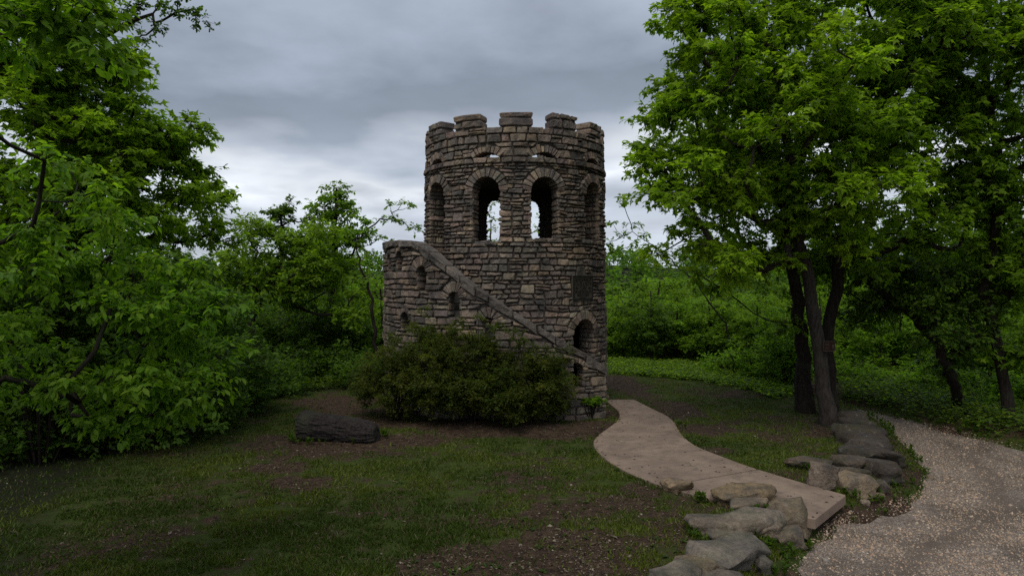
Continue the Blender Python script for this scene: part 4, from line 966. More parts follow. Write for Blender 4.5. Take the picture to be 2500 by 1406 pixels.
tree('oak_tree', 'oak reaching one sparse bough across the top left sky', 'tree', 411, tO, [.26, .22, .18, .13, .09, .06, .03], CO_, .30, 10, 10, .10, DG, T_OAK, M_BARK, .15, None, 0, first=.62, kpipe=.008)
re = np.random.default_rng(77)
poly = np.array([(-60, 330), (190, 385), (300, 500), (430, 620), (560, 715), (575, 800), (535, 880), (500, 960), (440, 1000), (310, 1050), (140, 1030), (60, 960), (-80, 960)], float)
cand = re.uniform([-120, 320], [620, 1080], (900, 2)); cand = cand[sdist(cand[:, 0], cand[:, 1], poly) < 0][:72]
edge_ = np.array([(185, 400), (235, 470), (320, 545), (410, 640), (490, 690), (555, 730), (575, 745), (540, 870), (560, 850), (480, 930), (440, 990), (330, 1040), (230, 1010), (420, 820), (360, 900)], float)
cand = np.concatenate([cand, edge_]); dep = np.clip(8.2 - 2.0 * np.abs(cand[:, 0] - 700) / 900 + re.uniform(-.9, .9, len(cand)), 5.6, 8.8)
CEm = np.array([W(x, y, d) for (x, y), d in zip(cand, dep)]); CEm = CEm[CEm[:, 2] > .75]
top_ = np.array([W(x, y, d) for x, y, d in [(30, 30, 4.6), (110, 55, 4.6), (180, 70, 4.7), (215, 25, 4.7), (60, 110, 4.9), (150, 0, 4.6), (205, 110, 4.8), (-40, 60, 4.7), (90, -40, 4.7)]])
CEm = np.concatenate([CEm, top_])
tEm = [np.array(q) for q in ((-5.7, 6.6, -.1), (-5.75, 6.4, 1.5), (-5.8, 6.2, 3.), (-5.7, 6.0, 4.5), (-5.5, 5.6, 6.0), (-5.3, 5.2, 7.))]
tree('elm_tree', 'foreground tree with large pointed leaves drooping in from the left', 'tree', 412, tEm, [.15, .12, .10, .08, .05, .02], CEm, .34, 14, 11, .090, [(.040, .095, .011), (.075, .150, .013), (.115, .205, .016), (.165, .245, .022)], T_OVAL, M_BARK, .5, None, 300, first=.2, kpipe=.0036, rmin=.004)

# --- middle left
rm = np.random.default_rng(88)
tM = [np.array([*W(690, 950, 23)[:2], -.3]), W(660, 900, 23), W(625, 850, 23), W(610, 780, 23), W(640, 720, 23), W(690, 640, 23.2)]
CM = sample_ell(rm, [E(730, 620, 23.5, 2.0, 1.8, 1.3), E(620, 600, 23.0, 1.3, 1.3, 1.1), E(800, 680, 23.8, 1.6, 1.5, 1.0), E(680, 700, 23, 1.7, 1.5, .8), E(560, 690, 22.5, 1.0, 1.0, .9), E(860, 760, 23.5, .9, .9, .7)], 95, .3)
tree('spreading_tree', 'bright green spreading tree left of the tower with leaning trunk', 'tree', 420, tM, [.19, .17, .16, .14, .11, .05], CM, .62, 16, 11, .15, [(.075, .135, .012), (.120, .195, .016), (.165, .245, .020)], T_KITE, M_BARK, .25, None, 0, first=.3)
tN = [np.array([*W(800, 960, 27)[:2], -.6]), W(800, 850, 27), W(812, 700, 27), W(818, 560, 27), W(822, 460, 27)]
CN = sample_ell(rm, [E(818, 520, 27, 1.15, 1.1, 1.2), E(760, 590, 27, 1.1, 1.1, .9), E(860, 570, 27, .9, .9, 1.0), E(820, 640, 27, 1.8, 1.4, 1.0), E(835, 465, 27, .5, .5, .5)], 66, .25)
tree('tall_tree', 'dark green tree with rounded peak, highest left of the tower', 'tree', 421, tN, [.24, .2, .16, .10, .03], CN, .55, 15, 11, .15, MG, T_KITE, M_BARK, .3, None, 0)
tQ = [np.array([*W(690, 950, 29)[:2], -.8]), W(690, 800, 29), W(688, 620, 29), W(684, 500, 29)]
CQ = sample_ell(rm, [E(680, 530, 29, .8, .8, .75), E(700, 490, 29, .35, .3, .3), E(640, 560, 29, .7, .6, .5), E(760, 520, 29, .4, .4, .5)], 24, .25)
tree('thin_tree', 'thin dark treetop poking up left of the rounded peak tree', 'tree', 422, tQ, [.2, .16, .1, .03], CQ, .45, 12, 9, .15, DG + [(.06, .1, .02)], T_KITE, M_BARK)
tR = [np.array([*W(930, 960, 23)[:2], -.4]), W(912, 800, 23), W(905, 720, 23), W(880, 650, 23), W(868, 590, 23.2)]
CR = np.array([W(x, y, 23 + rm.uniform(-.6, .6)) for x, y in [(950, 500), (985, 495), (1005, 500), (960, 530), (985, 540), (1010, 560), (930, 535), (900, 560), (925, 580), (1020, 555), (880, 600), (850, 570), (905, 620), (955, 590), (890, 680), (935, 650)]])
tree('sparse_tree', 'sparse half-bare sapling rising behind the stair wall', 'tree', 423, tR, [.07, .06, .05, .035, .02], CR, .30, 8, 6, .12, MG, T_KITE, M_BARK, .2, None, 0, first=.45, kpipe=.006, bend=.04)
tS = [np.array([*W(1205, 900, 26.5)[:2], -.4]), W(1200, 760, 26.5), W(1198, 620, 26.5), W(1196, 540, 26.5)]
CS = np.array([W(x, y, 26.5 + rm.uniform(-.5, .5)) for x, y in [(1192, 520), (1200, 560), (1210, 590), (1190, 585), (1205, 535), (1180, 600), (1215, 620), (1240, 600), (1330, 590), (1310, 560), (1320, 530), (1200, 500)]])
tree('sapling', 'leafy sapling seen through the tower windows', 'tree', 424, tS, [.08, .06, .04, .02], CS, .30, 7, 6, .11, YG, T_KITE, M_BARKL, .2, None, 0, kpipe=.007)
tT = [np.array([*W(1800, 920, 24)[:2], -.3]), W(1770, 790, 24), W(1700, 690, 24), W(1620, 620, 23.8), W(1545, 565, 23.6)]
CT = np.array([W(x, y, 23.7 + rm.uniform(-.5, .5)) for x, y in [(1510, 485), (1525, 500), (1495, 545), (1520, 575), (1545, 590), (1490, 590), (1575, 570), (1500, 615), (1560, 630), (1600, 600), (1590, 650), (1540, 545), (1620, 660)]])
tree('sparse_tree', 'thin twiggy tree just right of the tower with few leaves', 'tree', 425, tT, [.028, .027, .026, .022, .010], CT, .33, 8, 7, .13, MG, T_KITE, M_BARK, .2, None, 0, first=.5, kpipe=.006, bend=.05)

# --- woods in the background: three kinds of tree, copied one by one
def copy_tree(src, loc, sc, rz, label, group):
    c = src.copy(); COL.objects.link(c); c.location = loc; c.scale = sc; c.rotation_euler = (0, 0, rz); c['label'] = label; c['group'] = group
    for ch in src.children: k = ch.copy(); COL.objects.link(k); k.parent = c
    return c
def proto(seed, cols, h=7., w=2.6):
    r = np.random.default_rng(seed); o = np.array([0, 0, 0.]); tr = [o, o + (.1, 0, h * .3), o + (-.1, .1, h * .6), o + (.05, 0, h * .92)]
    C = sample_ell(r, [((0, 0, h * .62), np.array([w, w, h * .34])), ((w * .3, 0, h * .35), np.array([w * .85, w * .9, h * .2])), ((-w * .35, .3, h * .42), np.array([w * .8, w * .8, h * .2])), ((0, 0, h * .2), np.array([w * .7, w * .7, h * .12]), .45)], 74, .35)
    return tree('woodland_tree', 'x', 'tree', seed + 1, tr, [.16, .13, .09, .03], C, .75, 14, 10, .20, cols, T_KITE, M_BARK, .25, 'x', 0, twigs=False, first=.12)
PROT = [proto(501, MG), proto(511, [(.062, .118, .012), (.105, .178, .015), (.150, .232, .020)], 6.5, 2.8), proto(521, DG + [(.07, .11, .02)], 7.5, 2.4)]
rb = np.random.default_rng(61); first = [True] * 3
def put_tree(kind, px, d, ytop, label, group, wide=1.):
    x = (px - 1250) / F * d; z = tz(x, d) - .1; top = CAMZ - (ytop - HY) / F * d; h = (7., 6.5, 7.5)[kind]; s = max(.45, (top - z) / (h * 1.03))
    args = ((x, d, z), (s * wide, s * wide, s), rb.uniform(0, 6.28), label, group)
    if first[kind]:
        c = PROT[kind]; c.location = args[0]; c.scale = args[1]; c.rotation_euler = (0, 0, args[2]); c['label'] = label; c['group'] = group; first[kind] = False
    else: copy_tree(PROT[kind], *args)
def where_left(px, d):
    a = 'left of the big left-hand tree' if px < 90 else 'behind the drooping foreground leaves' if px < 520 else 'between the drooping leaves and the rounded peak tree' if px < 790 else 'between the rounded peak tree and stair wall' if px < 1030 else 'behind the stone tower'
    return ('far-back ' if d > 29 else 'nearer ') + 'woodland tree ' + a
def where_right(px, d):
    a = 'just right of the stone tower' if px < 1570 else 'between tower and pale-trunked maple' if px < 1850 else 'behind the maple trunks' if px < 2110 else 'beyond the gravel road' if px < 2360 else 'beyond the road at the right edge'
    return ('far-back ' if d > 39 else 'middle-row ' if d > 30 else 'front-row ') + 'green woodland tree ' + a
for px, d, yt, k, w in [(560, 30, 640, 0, 1.), (640, 33, 650, 2, 1.), (720, 31, 660, 0, 1.1), (780, 35, 640, 2, 1.), (860, 32, 650, 0, 1.), (930, 35, 640, 1, 1.), (990, 31, 660, 0, 1), (1040, 38, 650, 2, 1.), (1100, 36, 660, 0, 1), (600, 26, 740, 2, 1.1), (700, 27, 760, 2, 1.1), (770, 25.5, 790, 2, 1.2), (850, 26, 770, 2, 1.1), (930, 27, 740, 0, 1.1), (500, 24, 700, 2, 1.1), (420, 21, 640, 2, 1.), (330, 18, 620, 2, 1.), (220, 17, 560, 0, 1.), (110, 16.5, 560, 2, 1.), (10, 17, 520, 0, 1.), (-80, 16, 500, 2, 1.), (460, 28, 600, 0, 1.), (380, 26, 560, 2, 1.), (1180, 40, 700, 0, 1.), (1300, 42, 700, 0, 1.), (1400, 42, 690, 1, 1)]:
    put_tree(k, px, d, yt, where_left(px, d), 'trees of the woods on the left', w)
for px, d, yt, k, w in [(1495, 33, 760, 1, 1.2), (1545, 37, 690, 0, 1.1), (1610, 33, 655, 1, 1.2), (1680, 36, 650, 1, 1.2), (1735, 31, 700, 0, 1.1), (1575, 44, 645, 2, 1.1), (1655, 29.5, 735, 0, 1.25), (1520, 30, 745, 1, 1.3), (1590, 28.8, 790, 2, 1.2), (1730, 28, 770, 1, 1.2), (1800, 38, 690, 0, 1.), (1870, 33, 700, 1, 1.), (1930, 37, 670, 1, 1.), (2000, 32, 690, 0, 1.), (2070, 34, 660, 1, 1.), (2140, 29, 690, 1, 1.), (2200, 33, 640, 0, 1.), (2260, 28, 690, 1, 1.), (2330, 31, 640, 1, 1.), (2400, 27, 690, 1, 1.), (2470, 29, 600, 0, 1.), (2540, 26, 560, 1, 1.), (1500, 46, 690, 0, 1.4), (1560, 50, 665, 2, 1.4), (1620, 54, 640, 0, 1.5), (1690, 50, 640, 0, 1.4), (1740, 44, 660, 1, 1.4), (1520, 56, 660, 1, 1.5), (1780, 50, 600, 0, 1.), (1900, 48, 580, 2, 1.), (2050, 46, 470, 0, 1.), (2180, 42, 440, 2, 1.), (2300, 40, 420, 0, 1.), (2420, 38, 400, 0, 1.), (2560, 36, 380, 2, 1.), (1660, 30, 800, 1, .9), (1760, 28, 815, 1, .9), (1850, 28, 800, 0, .9), (2080, 26, 800, 1, .9), (2200, 25, 810, 0, .9), (2400, 23, 800, 0, .9), (2500, 21, 760, 1, .9)]:
    put_tree(k, px, d, yt, where_right(px, d), 'trees of the woods on the right', w)
# far wooded ridge, one mass
rf_ = np.random.default_rng(71); n = 1350; fyy = rf_.uniform(75, 215, n); fxx = rf_.uniform(-.75, .8, n) * fyy; fz = terrain(fxx, fyy)
C = np.stack([fxx, fyy, fz + 2.4], 1); Rr = np.stack([rf_.uniform(3.0, 4.8, n)] * 2 + [rf_.uniform(3.2, 5.0, n)], 1)
p, ax, n_, s, t, _ = clump_leaves(rf_, C, Rr, 10, 8, 1.15, .1, [(.045, .095, .016), (.07, .135, .02), (.10, .175, .026)], 1.0)
Vl, Fl = leaf_arrays(p, ax, n_, s, T_KITE)
tag(link('distant_wood', new_mesh('distant_wood', Vl, Fl, M_LEAF, np.repeat(t, 4, 0))), 'far wooded ridge showing right of the tower', 'woods', kind='stuff')

# --- shrubs in front of the stair wall
def shrub(label, seed, ells, n, cols, ls=.050, tw=15, lv=12, crad=.25, group='shrubs along the stair wall', name='shrub'):
    r = np.random.default_rng(seed); C = np.concatenate([sample_ell(r, ells, n, .45), sample_ell(r, [(e[0] + np.array([0, 0, .12]), np.array(e[1]) * 1.22) for e in ells], n // 7, .95)]); C = C[C[:, 2] > .08]; base = np.array(ells[0][0]); base[2] = tz(base[0], base[1])
    root = thing(name, label, 'shrub', base, group); segs = []
    for c in C[:: max(1, len(C) // 16)]:
        f = base + np.array([(c[0] - base[0]) * .12, (c[1] - base[1]) * .12, 0]); m = (f + c) / 2 + np.array([0, 0, .15]) + r.normal(size=3) * .06; segs.append((np.array([f, m, c]), np.array([.018, .012, .004])))
    V, Fc = tubes(segs, 4); part('stems', V, Fc, M_BARK, root, center=False)
    R_ = crad * r.uniform(.7, 1.3, (len(C), 1)) * np.array([1, 1, .85])
    p, ax, n_, s, t, _ = clump_leaves(r, C, R_, tw, lv, ls, .1, cols, .9, .3, .1)
    Vl, Fl = leaf_arrays(p, ax, n_, s, T_KITE); part('foliage', Vl, Fl, M_LEAF, root, np.repeat(t, 4, 0), center=False); return root
SHC = [(.032, .052, .009), (.042, .064, .011), (.066, .082, .014), (.105, .088, .020)]
def ES(px, py, d, rx, ry, rz): return (W(px, py, d), np.array([rx, ry, rz]))
shrub('dark tangled shrub with russet tips at left end of stair wall', 601, [ES(960, 915, 16.3, .95, .6, .75), ES(1030, 880, 15.9, .8, .6, .95), ES(905, 930, 17.0, .5, .5, .6), ES(1000, 960, 15.7, .9, .5, .55), ES(1060, 830, 16.0, .5, .4, .4)], 250, SHC)
shrub('dark rounded shrub in the middle of the stair wall', 602, [ES(1150, 890, 15.4, .9, .55, .95), ES(1090, 950, 15.1, .8, .5, .65), ES(1180, 960, 15.0, .8, .5, .6)], 220, SHC)
shrub('dark shrub with brownish top at right end of stair wall', 603, [ES(1280, 920, 15.3, .85, .55, .9), ES(1355, 935, 15.7, .5, .5, .7), ES(1260, 980, 14.9, .7, .45, .5), ES(1330, 985, 15.3, .55, .45, .45)], 220, SHC)
shrub('weedy tuft at the foot of the stair wall end', 604, [ES(1440, 975, 16.4, .35, .22, .13)], 20, MG, .06, 10, 8, .14, None)

# understorey shrubs that close the edge of the woods
US = [(560, 880, 17.5, 1.3, 1.0, 1.0), (470, 900, 15.5, 1.2, 1.0, 1.0), (380, 880, 14.0, 1.3, 1., 1.3), (250, 890, 13.4, 1.3, 1., 1.2), (120, 870, 13.0, 1.3, 1., 1.3), (-10, 880, 12.6, 1.3, 1., 1.2), (640, 930, 20, 1.1, .8, .7), (720, 900, 23, 1.5, 1., 1.1), (840, 900, 23, 1.5, 1., 1.1), (900, 920, 21.5, .9, .7, .8), (450, 740, 15.5, 1.5, 1.2, 1.3), (300, 720, 14, 1.6, 1.2, 1.4), (100, 700, 12.5, 1.5, 1.2, 1.4)]
for i, (px, py, d, a, b, c) in enumerate(US):
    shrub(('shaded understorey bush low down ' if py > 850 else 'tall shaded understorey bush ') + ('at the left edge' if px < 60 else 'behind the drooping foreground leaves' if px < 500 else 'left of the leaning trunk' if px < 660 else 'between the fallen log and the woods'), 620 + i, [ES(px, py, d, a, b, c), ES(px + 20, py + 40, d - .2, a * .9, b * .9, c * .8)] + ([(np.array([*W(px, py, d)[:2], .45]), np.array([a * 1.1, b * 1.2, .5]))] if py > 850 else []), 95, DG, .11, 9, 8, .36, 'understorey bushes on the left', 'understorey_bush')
UR = [(1780, 900, 25, 1.2, 1, .7), (1850, 900, 23.5, 1.3, .9, .9), (1920, 850, 22, .9, .8, .9), (2080, 930, 23, 1.4, .9, .8), (2180, 940, 22, 1.4, .9, .8), (2280, 940, 21, 1.3, .9, .9), (2400, 960, 19.5, 1.3, .9, .9), (2500, 980, 18, 1.2, .9, 1.), (2150, 860, 25, 1.6, 1, 1.1), (2280, 840, 24, 1.6, 1, 1.2), (2430, 850, 22, 1.6, 1, 1.3), (1990, 880, 25, 1.5, 1, 1.)]
for i, (px, py, d, a, b, c) in enumerate(UR):
    shrub(('low ' if py > 890 else 'taller ') + 'green understorey bush ' + ('right of the tower behind tall grass' if px < 1700 else 'left of the two dark trunks' if px < 1960 else 'behind the bank of ledge stones' if px < 2200 else 'across the road by the leaning trunk' if px < 2360 else 'across the road at the right edge'), 650 + i, [ES(px, py, d, a, b, c), ES(px + 20, py + 30, d - .2, a * .9, b * .9, c * .8)], 60, MG, .13, 9, 8, .40, 'understorey bushes on the right', 'understorey_bush')

# sign on the maple
sg = thing('trail_sign', 'small brown sign with upward arrow fixed to the maple trunk', 'sign', W(2022, 858, 15.5))
ctr = W(2024, 845, 15.50); t_, o_ = np.array([1., 0, 0]), np.array([0, -1., 0]); hw, hh = .135, .115
bd = part('board', *bar(ctr, t_, o_, -hw, hw, -hh, hh, -.012, .012), M_SIGN, sg); boff = np.array(sg.location) + np.array(bd.location)
for (x0, x1, z0, z1) in ((-hw, hw, hh - .012, hh - .002), (-hw, hw, -hh + .002, -hh + .012), (-hw + .002, -hw + .010, -hh + .012, hh - .012), (hw - .010, hw - .002, -hh + .012, hh - .012)):
    part('border', *bar(ctr, t_, o_, x0, x1, z0, z1, .010, .016), M_SIGNW, bd, parent_off=boff)
for body, zo in (('ONE', .035), ('WAY', -.045)):
    co, fs = text_mesh(body, .075, .002); co = co * np.array([.105 / np.ptp(co[:, 0]), 1, 1])
    part('lettering', ctr + np.outer(co[:, 0] - .05, t_) + np.outer(co[:, 1] + zo, [0, 0, 1]) + np.outer(co[:, 2] + .0145, o_), fs, M_SIGNW, bd, parent_off=boff)
ar = [(.085, .045), (.058, .005), (.077, .005), (.077, -.06), (.093, -.06), (.093, .005), (.112, .005)]
V = np.array([ctr + t_ * x + o_ * d + np.array([0, 0, z]) for d in (.011, .016) for x, z in ar])
part('arrow', V, [tuple(range(7)), tuple(range(13, 6, -1))] + [(i, 7 + i, 7 + (i + 1) % 7, (i + 1) % 7) for i in range(7)], M_SIGNW, bd, parent_off=boff)

# ------------------------------------------------------------------ grass, weeds, litter, gravel
rg = np.random.default_rng(31)
def scatter(n, x0=-12, x1=15, y0=6.2, y1=28, pw=1.6):
    u = rg.random(n); a, b = y0 ** (1 - pw), y1 ** (1 - pw); y = (a + (b - a) * u) ** (1 / (1 - pw)); x = rg.uniform(-1, 1, n) * (y * .80 + .5); return x, y
def free(x, y, e=.03): return (sdist(x, y, path_poly) + .12 * (fbm(x * 4, y * 4, 33, 2) - .40) > e) & (sdist(x, y, road_poly) > .05 + .5 * (fbm(x * 1.5, y * 1.5, 12, 3) - .4)) & (np.hypot(x - TX, y - TY) > np.where((x < 2.4), 3.75, 2.7))
x, y = scatter(620000); m = dirt_mask(x, y); clump = fbm(x * 3.2, y * 3.2, 41, 3); pr = np.clip(1.15 - 1.75 * m, .06, 1) * sstep(.28, .58, clump + .10) * (1 - .75 * woods_mask(x, y))
k = free(x, y, -.05) & (rg.random(len(x)) < pr); x, y = x[k], y[k]; cl2 = clump[k]; n = len(x); z = terrain(x, y)
hgt = rg.uniform(.022, .062, n) * (.55 + .9 * cl2) * (1 + 1.3 * sstep(.60, .72, fbm(x * 5.5, y * 5.5, 141, 2))); wd = rg.uniform(.004, .009, n) * (1 + y * .05); an = rg.uniform(0, 6.283, n); ln = rg.normal(size=(n, 2)) * .6
b0 = np.stack([x - np.cos(an) * wd, y - np.sin(an) * wd, z - .005], 1); b1 = np.stack([x + np.cos(an) * wd, y + np.sin(an) * wd, z - .005], 1); tp = np.stack([x + ln[:, 0] * hgt, y + ln[:, 1] * hgt, z + hgt], 1)
V = np.stack([b0, b1, tp], 1).reshape(-1, 3); Fa = np.arange(3 * n).reshape(n, 3)
hu = fbm(x * .8, y * .8, 91, 3)[:, None]; hu = sstep(.25, .65, hu); gc = np.array([.036, .060, .007]) * (1 - hu) + np.array([.086, .110, .013]) * hu; gc = gc * rg.uniform(.6, 1.35, (n, 1))
dry = rg.random(n) < .07; gc[dry] = np.array([.12, .095, .055])
tag(link('lawn_grass', new_mesh('lawn_grass', V, Fa, M_GRASS, np.repeat(gc, 3, 0))), 'short patchy grass covering the clearing', 'grass', kind='stuff')
def rosettes(x, y, r0, r1, nl_, cols, up=.35, hgt=.02):
    n = len(x); z = terrain(x, y); a = rg.uniform(0, 6.283, (n, nl_)); sz = rg.uniform(r0, r1, (n, 1)) * rg.uniform(.6, 1.1, (n, nl_))
    p = np.stack([np.repeat(x[:, None], nl_, 1), np.repeat(y[:, None], nl_, 1), np.repeat(z[:, None], nl_, 1) + rg.uniform(.2, 1, (n, nl_)) * hgt], -1).reshape(-1, 3)
    ax = np.stack([np.cos(a), np.sin(a), rg.uniform(.0, up * 2, (n, nl_))], -1).reshape(-1, 3); nr_ = np.tile([0, 0, 1.], (n * nl_, 1)) + rg.normal(size=(n * nl_, 3)) * .25
    cc = np.array(cols); t = cc[rg.integers(0, len(cc), n * nl_)] * rg.uniform(.75, 1.25, (n * nl_, 1)); return p, ax, nr_, sz.ravel(), t
x, y = scatter(5200, pw=1.9); k = free(x, y) & (rg.random(len(x)) < .55 * sstep(.42, .58, fbm(x * 1.1, y * 1.1, 61, 3))) & (woods_mask(x, y) < .5); A1 = rosettes(x[k], y[k], .025, .075, 7, [(.034, .058, .012), (.050, .078, .018), (.068, .095, .032)])
ex_, ey_ = [], []                                                # taller weeds hugging the path edge, rocks and slab end
for pts, m in ((sl, 46), (sr, 60)):
    for _ in range(m):
        i = rg.integers(0, len(pts)); c = pts[i]; ctr_ = (sl[i] + sr[i]) / 2; o_ = unit(c - ctr_) * rg.uniform(.03, .20); ex_.append(c[0] + o_[0]); ey_.append(c[1] + o_[1])
A2 = rosettes(np.array(ex_), np.array(ey_), .025, .06, 8, [(.036, .062, .010), (.052, .082, .013)], .8, .04)
wx, wy = [], []
for px, py, zz_, m, sp in ((1706, 1226, 0, 12, .06), (1600, 1185, 0, 6, .07), (2075, 1232, -.3, 12, .14), (1975, 1300, -.34, 14, .22), (1990, 1255, -.3, 6, .1), (1900, 1330, -.3, 18, .3), (1870, 1290, -.2, 5, .08), (1900, 1380, -.3, 16, .3), (1960, 1150, 0, 6, .12), (1445, 985, 0, 10, .25), (1630, 1040, 0, 12, .15), (1660, 1080, 0, 10, .1), (1700, 1340, -.1, 6, .1), (2150, 1240, -.34, 14, .5)):
    c = G(px, py, zz_)
    for _ in range(m): wx.append(c[0] + rg.normal() * sp); wy.append(c[1] + rg.normal() * sp)
for i in range(len(ROAD_PX) - 1):
    a_, b_ = road_poly[i], road_poly[i + 1]; L_ = np.linalg.norm(b_ - a_)
    for _ in range(int(L_ * 9)):
        c = a_ + (b_ - a_) * rg.random() + rg.normal(size=2) * .16; wx.append(c[0]); wy.append(c[1])
for _ in range(40): a_ = rg.uniform(0, 6.283); wx.append(lg.location[0] + 1.0 * math.cos(a_)); wy.append(lg.location[1] + .45 * math.sin(a_))
wx, wy = np.array(wx), np.array(wy); k_ = (sdist(wx, wy, path_poly) > .04) & (sdist(wx, wy, road_poly) > -.12); wx, wy = wx[k_], wy[k_]
A3 = rosettes(wx, wy, .045, .10, 12, [(.045, .080, .010), (.065, .110, .013), (.036, .066, .010)], 1.1, .12)
P_ = [np.concatenate(q) for q in zip(A1, A2, A3)]; Vl, Fl = leaf_arrays(P_[0], P_[1], P_[2], P_[3], T_OVAL)
tag(link('low_weeds', new_mesh('low_weeds', Vl, Fl, M_LEAF, np.repeat(P_[4], len(T_OVAL[0]), 0))), 'low broadleaf weeds scattered through lawn and along path', 'weeds', kind='stuff')
# undergrowth: leafy green cover beyond the road, behind the tower and at the edge of the woods
ux, uy, uh = [], [], []
def under(poly_px, zz_, n, h):
    pg = np.array([G(a, b, zz_)[:2] for a, b in poly_px]); lo, hi = pg.min(0), pg.max(0); c = rg.uniform(lo, hi, (n * 4, 2)); c = c[sdist(c[:, 0], c[:, 1], pg) < 0][:n]
    ux.append(c[:, 0]); uy.append(c[:, 1]); uh.append(np.full(len(c), h) * rg.uniform(.6, 1.3, len(c)))
under([(2060, 985), (2130, 1002), (2230, 1028), (2370, 1064), (2510, 1102), (2640, 1100), (2560, 980), (2300, 930), (2060, 935)], -.3, 1500, .32)
under([(1490, 912), (1560, 918), (1700, 928), (1840, 955), (1900, 978), (1940, 955), (1900, 905), (1700, 882), (1490, 880)], 0, 1900, .17)
under([(430, 1035), (520, 1010), (620, 985), (700, 960), (840, 945), (860, 925), (700, 920), (500, 950), (380, 1000)], 0, 900, .25)
under([(-50, 1120), (200, 1110), (420, 1050), (400, 1000), (-50, 1000)], 0, 500, .22)
ux, uy, uh = map(np.concatenate, (ux, uy, uh)); k = (sdist(ux, uy, road_poly) > .12) & (np.hypot(ux - TX, uy - TY) > 2.9); ux, uy, uh = ux[k], uy[k], uh[k]; n = len(ux); nl_ = 12
hz_ = rg.random((n, nl_)) * uh[:, None]; p = np.stack([ux[:, None] + rg.normal(size=(n, nl_)) * .09, uy[:, None] + rg.normal(size=(n, nl_)) * .09, terrain(ux, uy)[:, None] + hz_], -1).reshape(-1, 3)
a = rg.uniform(0, 6.283, n * nl_); ax = np.stack([np.cos(a), np.sin(a), rg.uniform(-.2, .6, n * nl_)], 1); nr_ = np.tile([0, 0, 1.], (n * nl_, 1)) + rg.normal(size=(n * nl_, 3)) * .35
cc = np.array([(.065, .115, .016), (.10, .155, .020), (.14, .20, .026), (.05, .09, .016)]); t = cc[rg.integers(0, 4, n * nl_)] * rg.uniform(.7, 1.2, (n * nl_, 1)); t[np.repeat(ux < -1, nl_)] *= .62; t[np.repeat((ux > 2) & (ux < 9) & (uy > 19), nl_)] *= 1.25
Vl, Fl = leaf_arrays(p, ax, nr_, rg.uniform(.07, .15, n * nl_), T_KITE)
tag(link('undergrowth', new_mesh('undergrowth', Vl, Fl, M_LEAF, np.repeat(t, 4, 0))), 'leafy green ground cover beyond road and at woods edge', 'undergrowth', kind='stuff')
# pale chips and dead leaves on the bare dirt
x, y = scatter(75000, pw=1.8); m = dirt_mask(x, y); k = free(x, y) & (rg.random(len(x)) < .9 * sstep(.42, .95, m) * sstep(.38, .62, fbm(x * 1.3, y * 1.3, 23, 3)) + .02 + .22 * sstep(.25, .6, m)); x, y = x[k], y[k]; n = len(x)
p = np.stack([x, y, terrain(x, y) + rg.uniform(.006, .016, n)], 1); a = rg.uniform(0, 6.283, n); ax = np.stack([np.cos(a), np.sin(a), rg.normal(size=n) * .25], 1); nr_ = np.tile([0, 0, 1.], (n, 1)) + rg.normal(size=(n, 3)) * .35
cc = np.array([(.15, .118, .085), (.105, .078, .053), (.21, .175, .132), (.070, .048, .034), (.10, .066, .042)]); t = cc[rg.integers(0, 5, n)] * rg.uniform(.75, 1.2, (n, 1))
Vl, Fl = leaf_arrays(p, ax, nr_, rg.gamma(2.2, .0095, n) + .010, T_KITE)
tag(link('leaf_litter', new_mesh('leaf_litter', Vl, Fl, M_CHIP, np.repeat(t, 4, 0))), 'pale stone chips and dead leaves strewn on bare dirt', 'litter', kind='stuff')
f = rg.random(170) ** .8; i = (f * (nS - 1)).astype(int); w_ = rg.random(170); w_ = np.where(rg.random(170) < .6, w_ ** 3, w_)[:, None]; c = sl[i] * (1 - w_ * .96 - .02) + sr[i] * (w_ * .96 + .02)
p = np.concatenate([c, np.full((170, 1), .041)], 1); a = rg.uniform(0, 6.283, 170); ax = np.stack([np.cos(a), np.sin(a), np.zeros(170)], 1); nr_ = np.tile([0, 0, 1.], (170, 1)) + rg.normal(size=(170, 3)) * .15
Vl, Fl = leaf_arrays(p, ax, nr_, rg.uniform(.02, .065, 170), T_KITE)
tag(link('fallen_leaves', new_mesh('fallen_leaves', Vl, Fl, M_CHIP, np.tile((.055, .036, .026), (len(Vl), 1)))), 'dark fallen leaves and bits on the concrete path', 'leaves', kind='stuff')
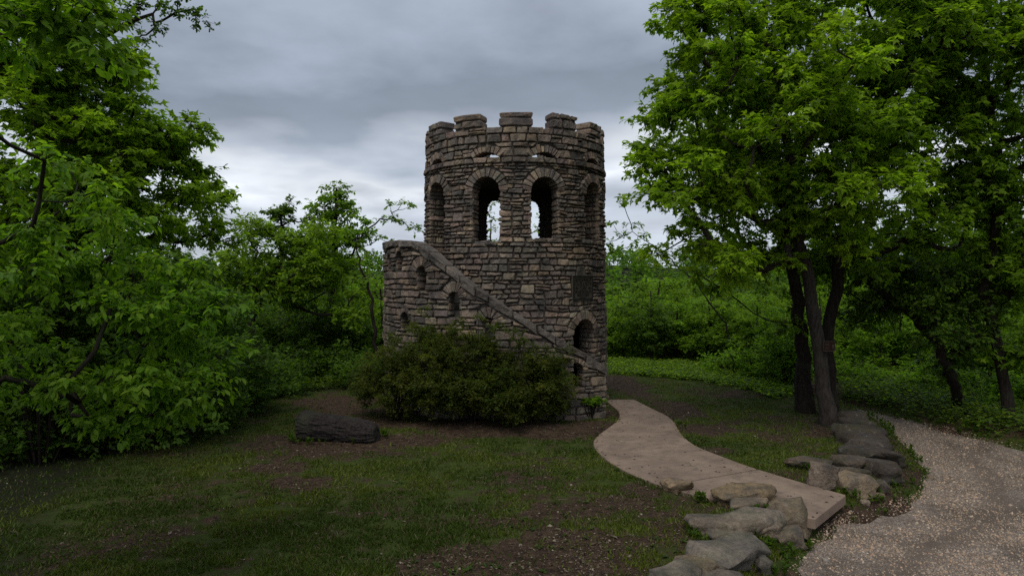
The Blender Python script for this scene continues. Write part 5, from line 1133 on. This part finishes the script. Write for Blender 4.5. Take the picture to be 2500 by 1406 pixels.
# loose gravel on the road
OCT = (np.array([(1, 0, -.2), (.2, .9, -.2), (-.9, .35, -.2), (-.5, -.85, -.2), (.25, .1, .7), (-.35, -.1, .6)], float), np.array([(0, 1, 4), (1, 5, 4), (1, 2, 5), (2, 3, 5), (3, 4, 5), (3, 0, 4)]))
n = 230000; u = rg.random(n); y = 6.4 * (22 / 6.4) ** (u ** 1.15); x = rg.uniform(3.4, 17, n); k = (np.abs(x) < y * .79 + .3) & (sdist(x, y, road_poly) < .25 * (fbm(x * 1.7, y * 1.7, 5, 4) - .25)) & (rg.random(n) < (.10 + .95 * sstep(.34, .60, fbm(x * .9, y * .9, 8, 5))) * (1 - .65 * track(x, y)))
x, y = x[k], y[k]; n = len(x); sz = rg.gamma(2.0, .0030, n) + .0035; sz = np.where(rg.random(n) < .02, sz * 2.2, sz); sz = np.minimum(sz, .040); a = rg.uniform(0, 6.283, n); sq_ = rg.uniform(.6, 1.3, (n, 3)); T, Fc = OCT
q = T[None] * sq_[:, None] * sz[:, None, None] * (1 + rg.normal(size=(n, 6, 1)) * .18); ca_, sa_ = np.cos(a)[:, None], np.sin(a)[:, None]
V = np.stack([q[..., 0] * ca_ - q[..., 1] * sa_ + x[:, None], q[..., 0] * sa_ + q[..., 1] * ca_ + y[:, None], q[..., 2] + (terrain(x, y) + .014)[:, None]], -1).reshape(-1, 3)
Fa = ((np.arange(n) * 6)[:, None, None] + Fc[None]).reshape(-1, 3)
cc = np.array([(.33, .262, .198), (.24, .188, .142), (.40, .33, .265), (.15, .118, .092), (.36, .245, .172), (.26, .228, .20), (.52, .46, .39)]); t = np.array([1.02, .95, .87]) * cc[rg.choice(7, n, p=[.29, .26, .08, .17, .1, .09, .01])] * rg.uniform(.8, 1.15, (n, 1))
tag(link('loose_gravel', new_mesh('loose_gravel', V, Fa, M_CHIP, np.repeat(t, 6, 0))), 'loose pale gravel covering the road', 'gravel', kind='stuff')

x, y = scatter(420, pw=1.8); k = free(x, y); x, y = x[k], y[k]; n = len(x); a = rg.uniform(0, 6.283, n); ln_ = rg.uniform(.05, .22, n); z = terrain(x, y) + .015
A_ = np.stack([x, y, z], 1); B_ = A_ + np.stack([np.cos(a) * ln_, np.sin(a) * ln_, rg.uniform(-.005, .02, n)], 1); V, Fa = twig_mesh(A_, B_, .005)
tag(link('fallen_twigs', new_mesh('fallen_twigs', V, Fa, M_CHIP, np.repeat(np.array([(.10, .078, .056)]) * rg.uniform(.5, 1.7, (n, 1)), 6, 0))), 'small dead twigs scattered over the lawn', 'twigs', kind='stuff')
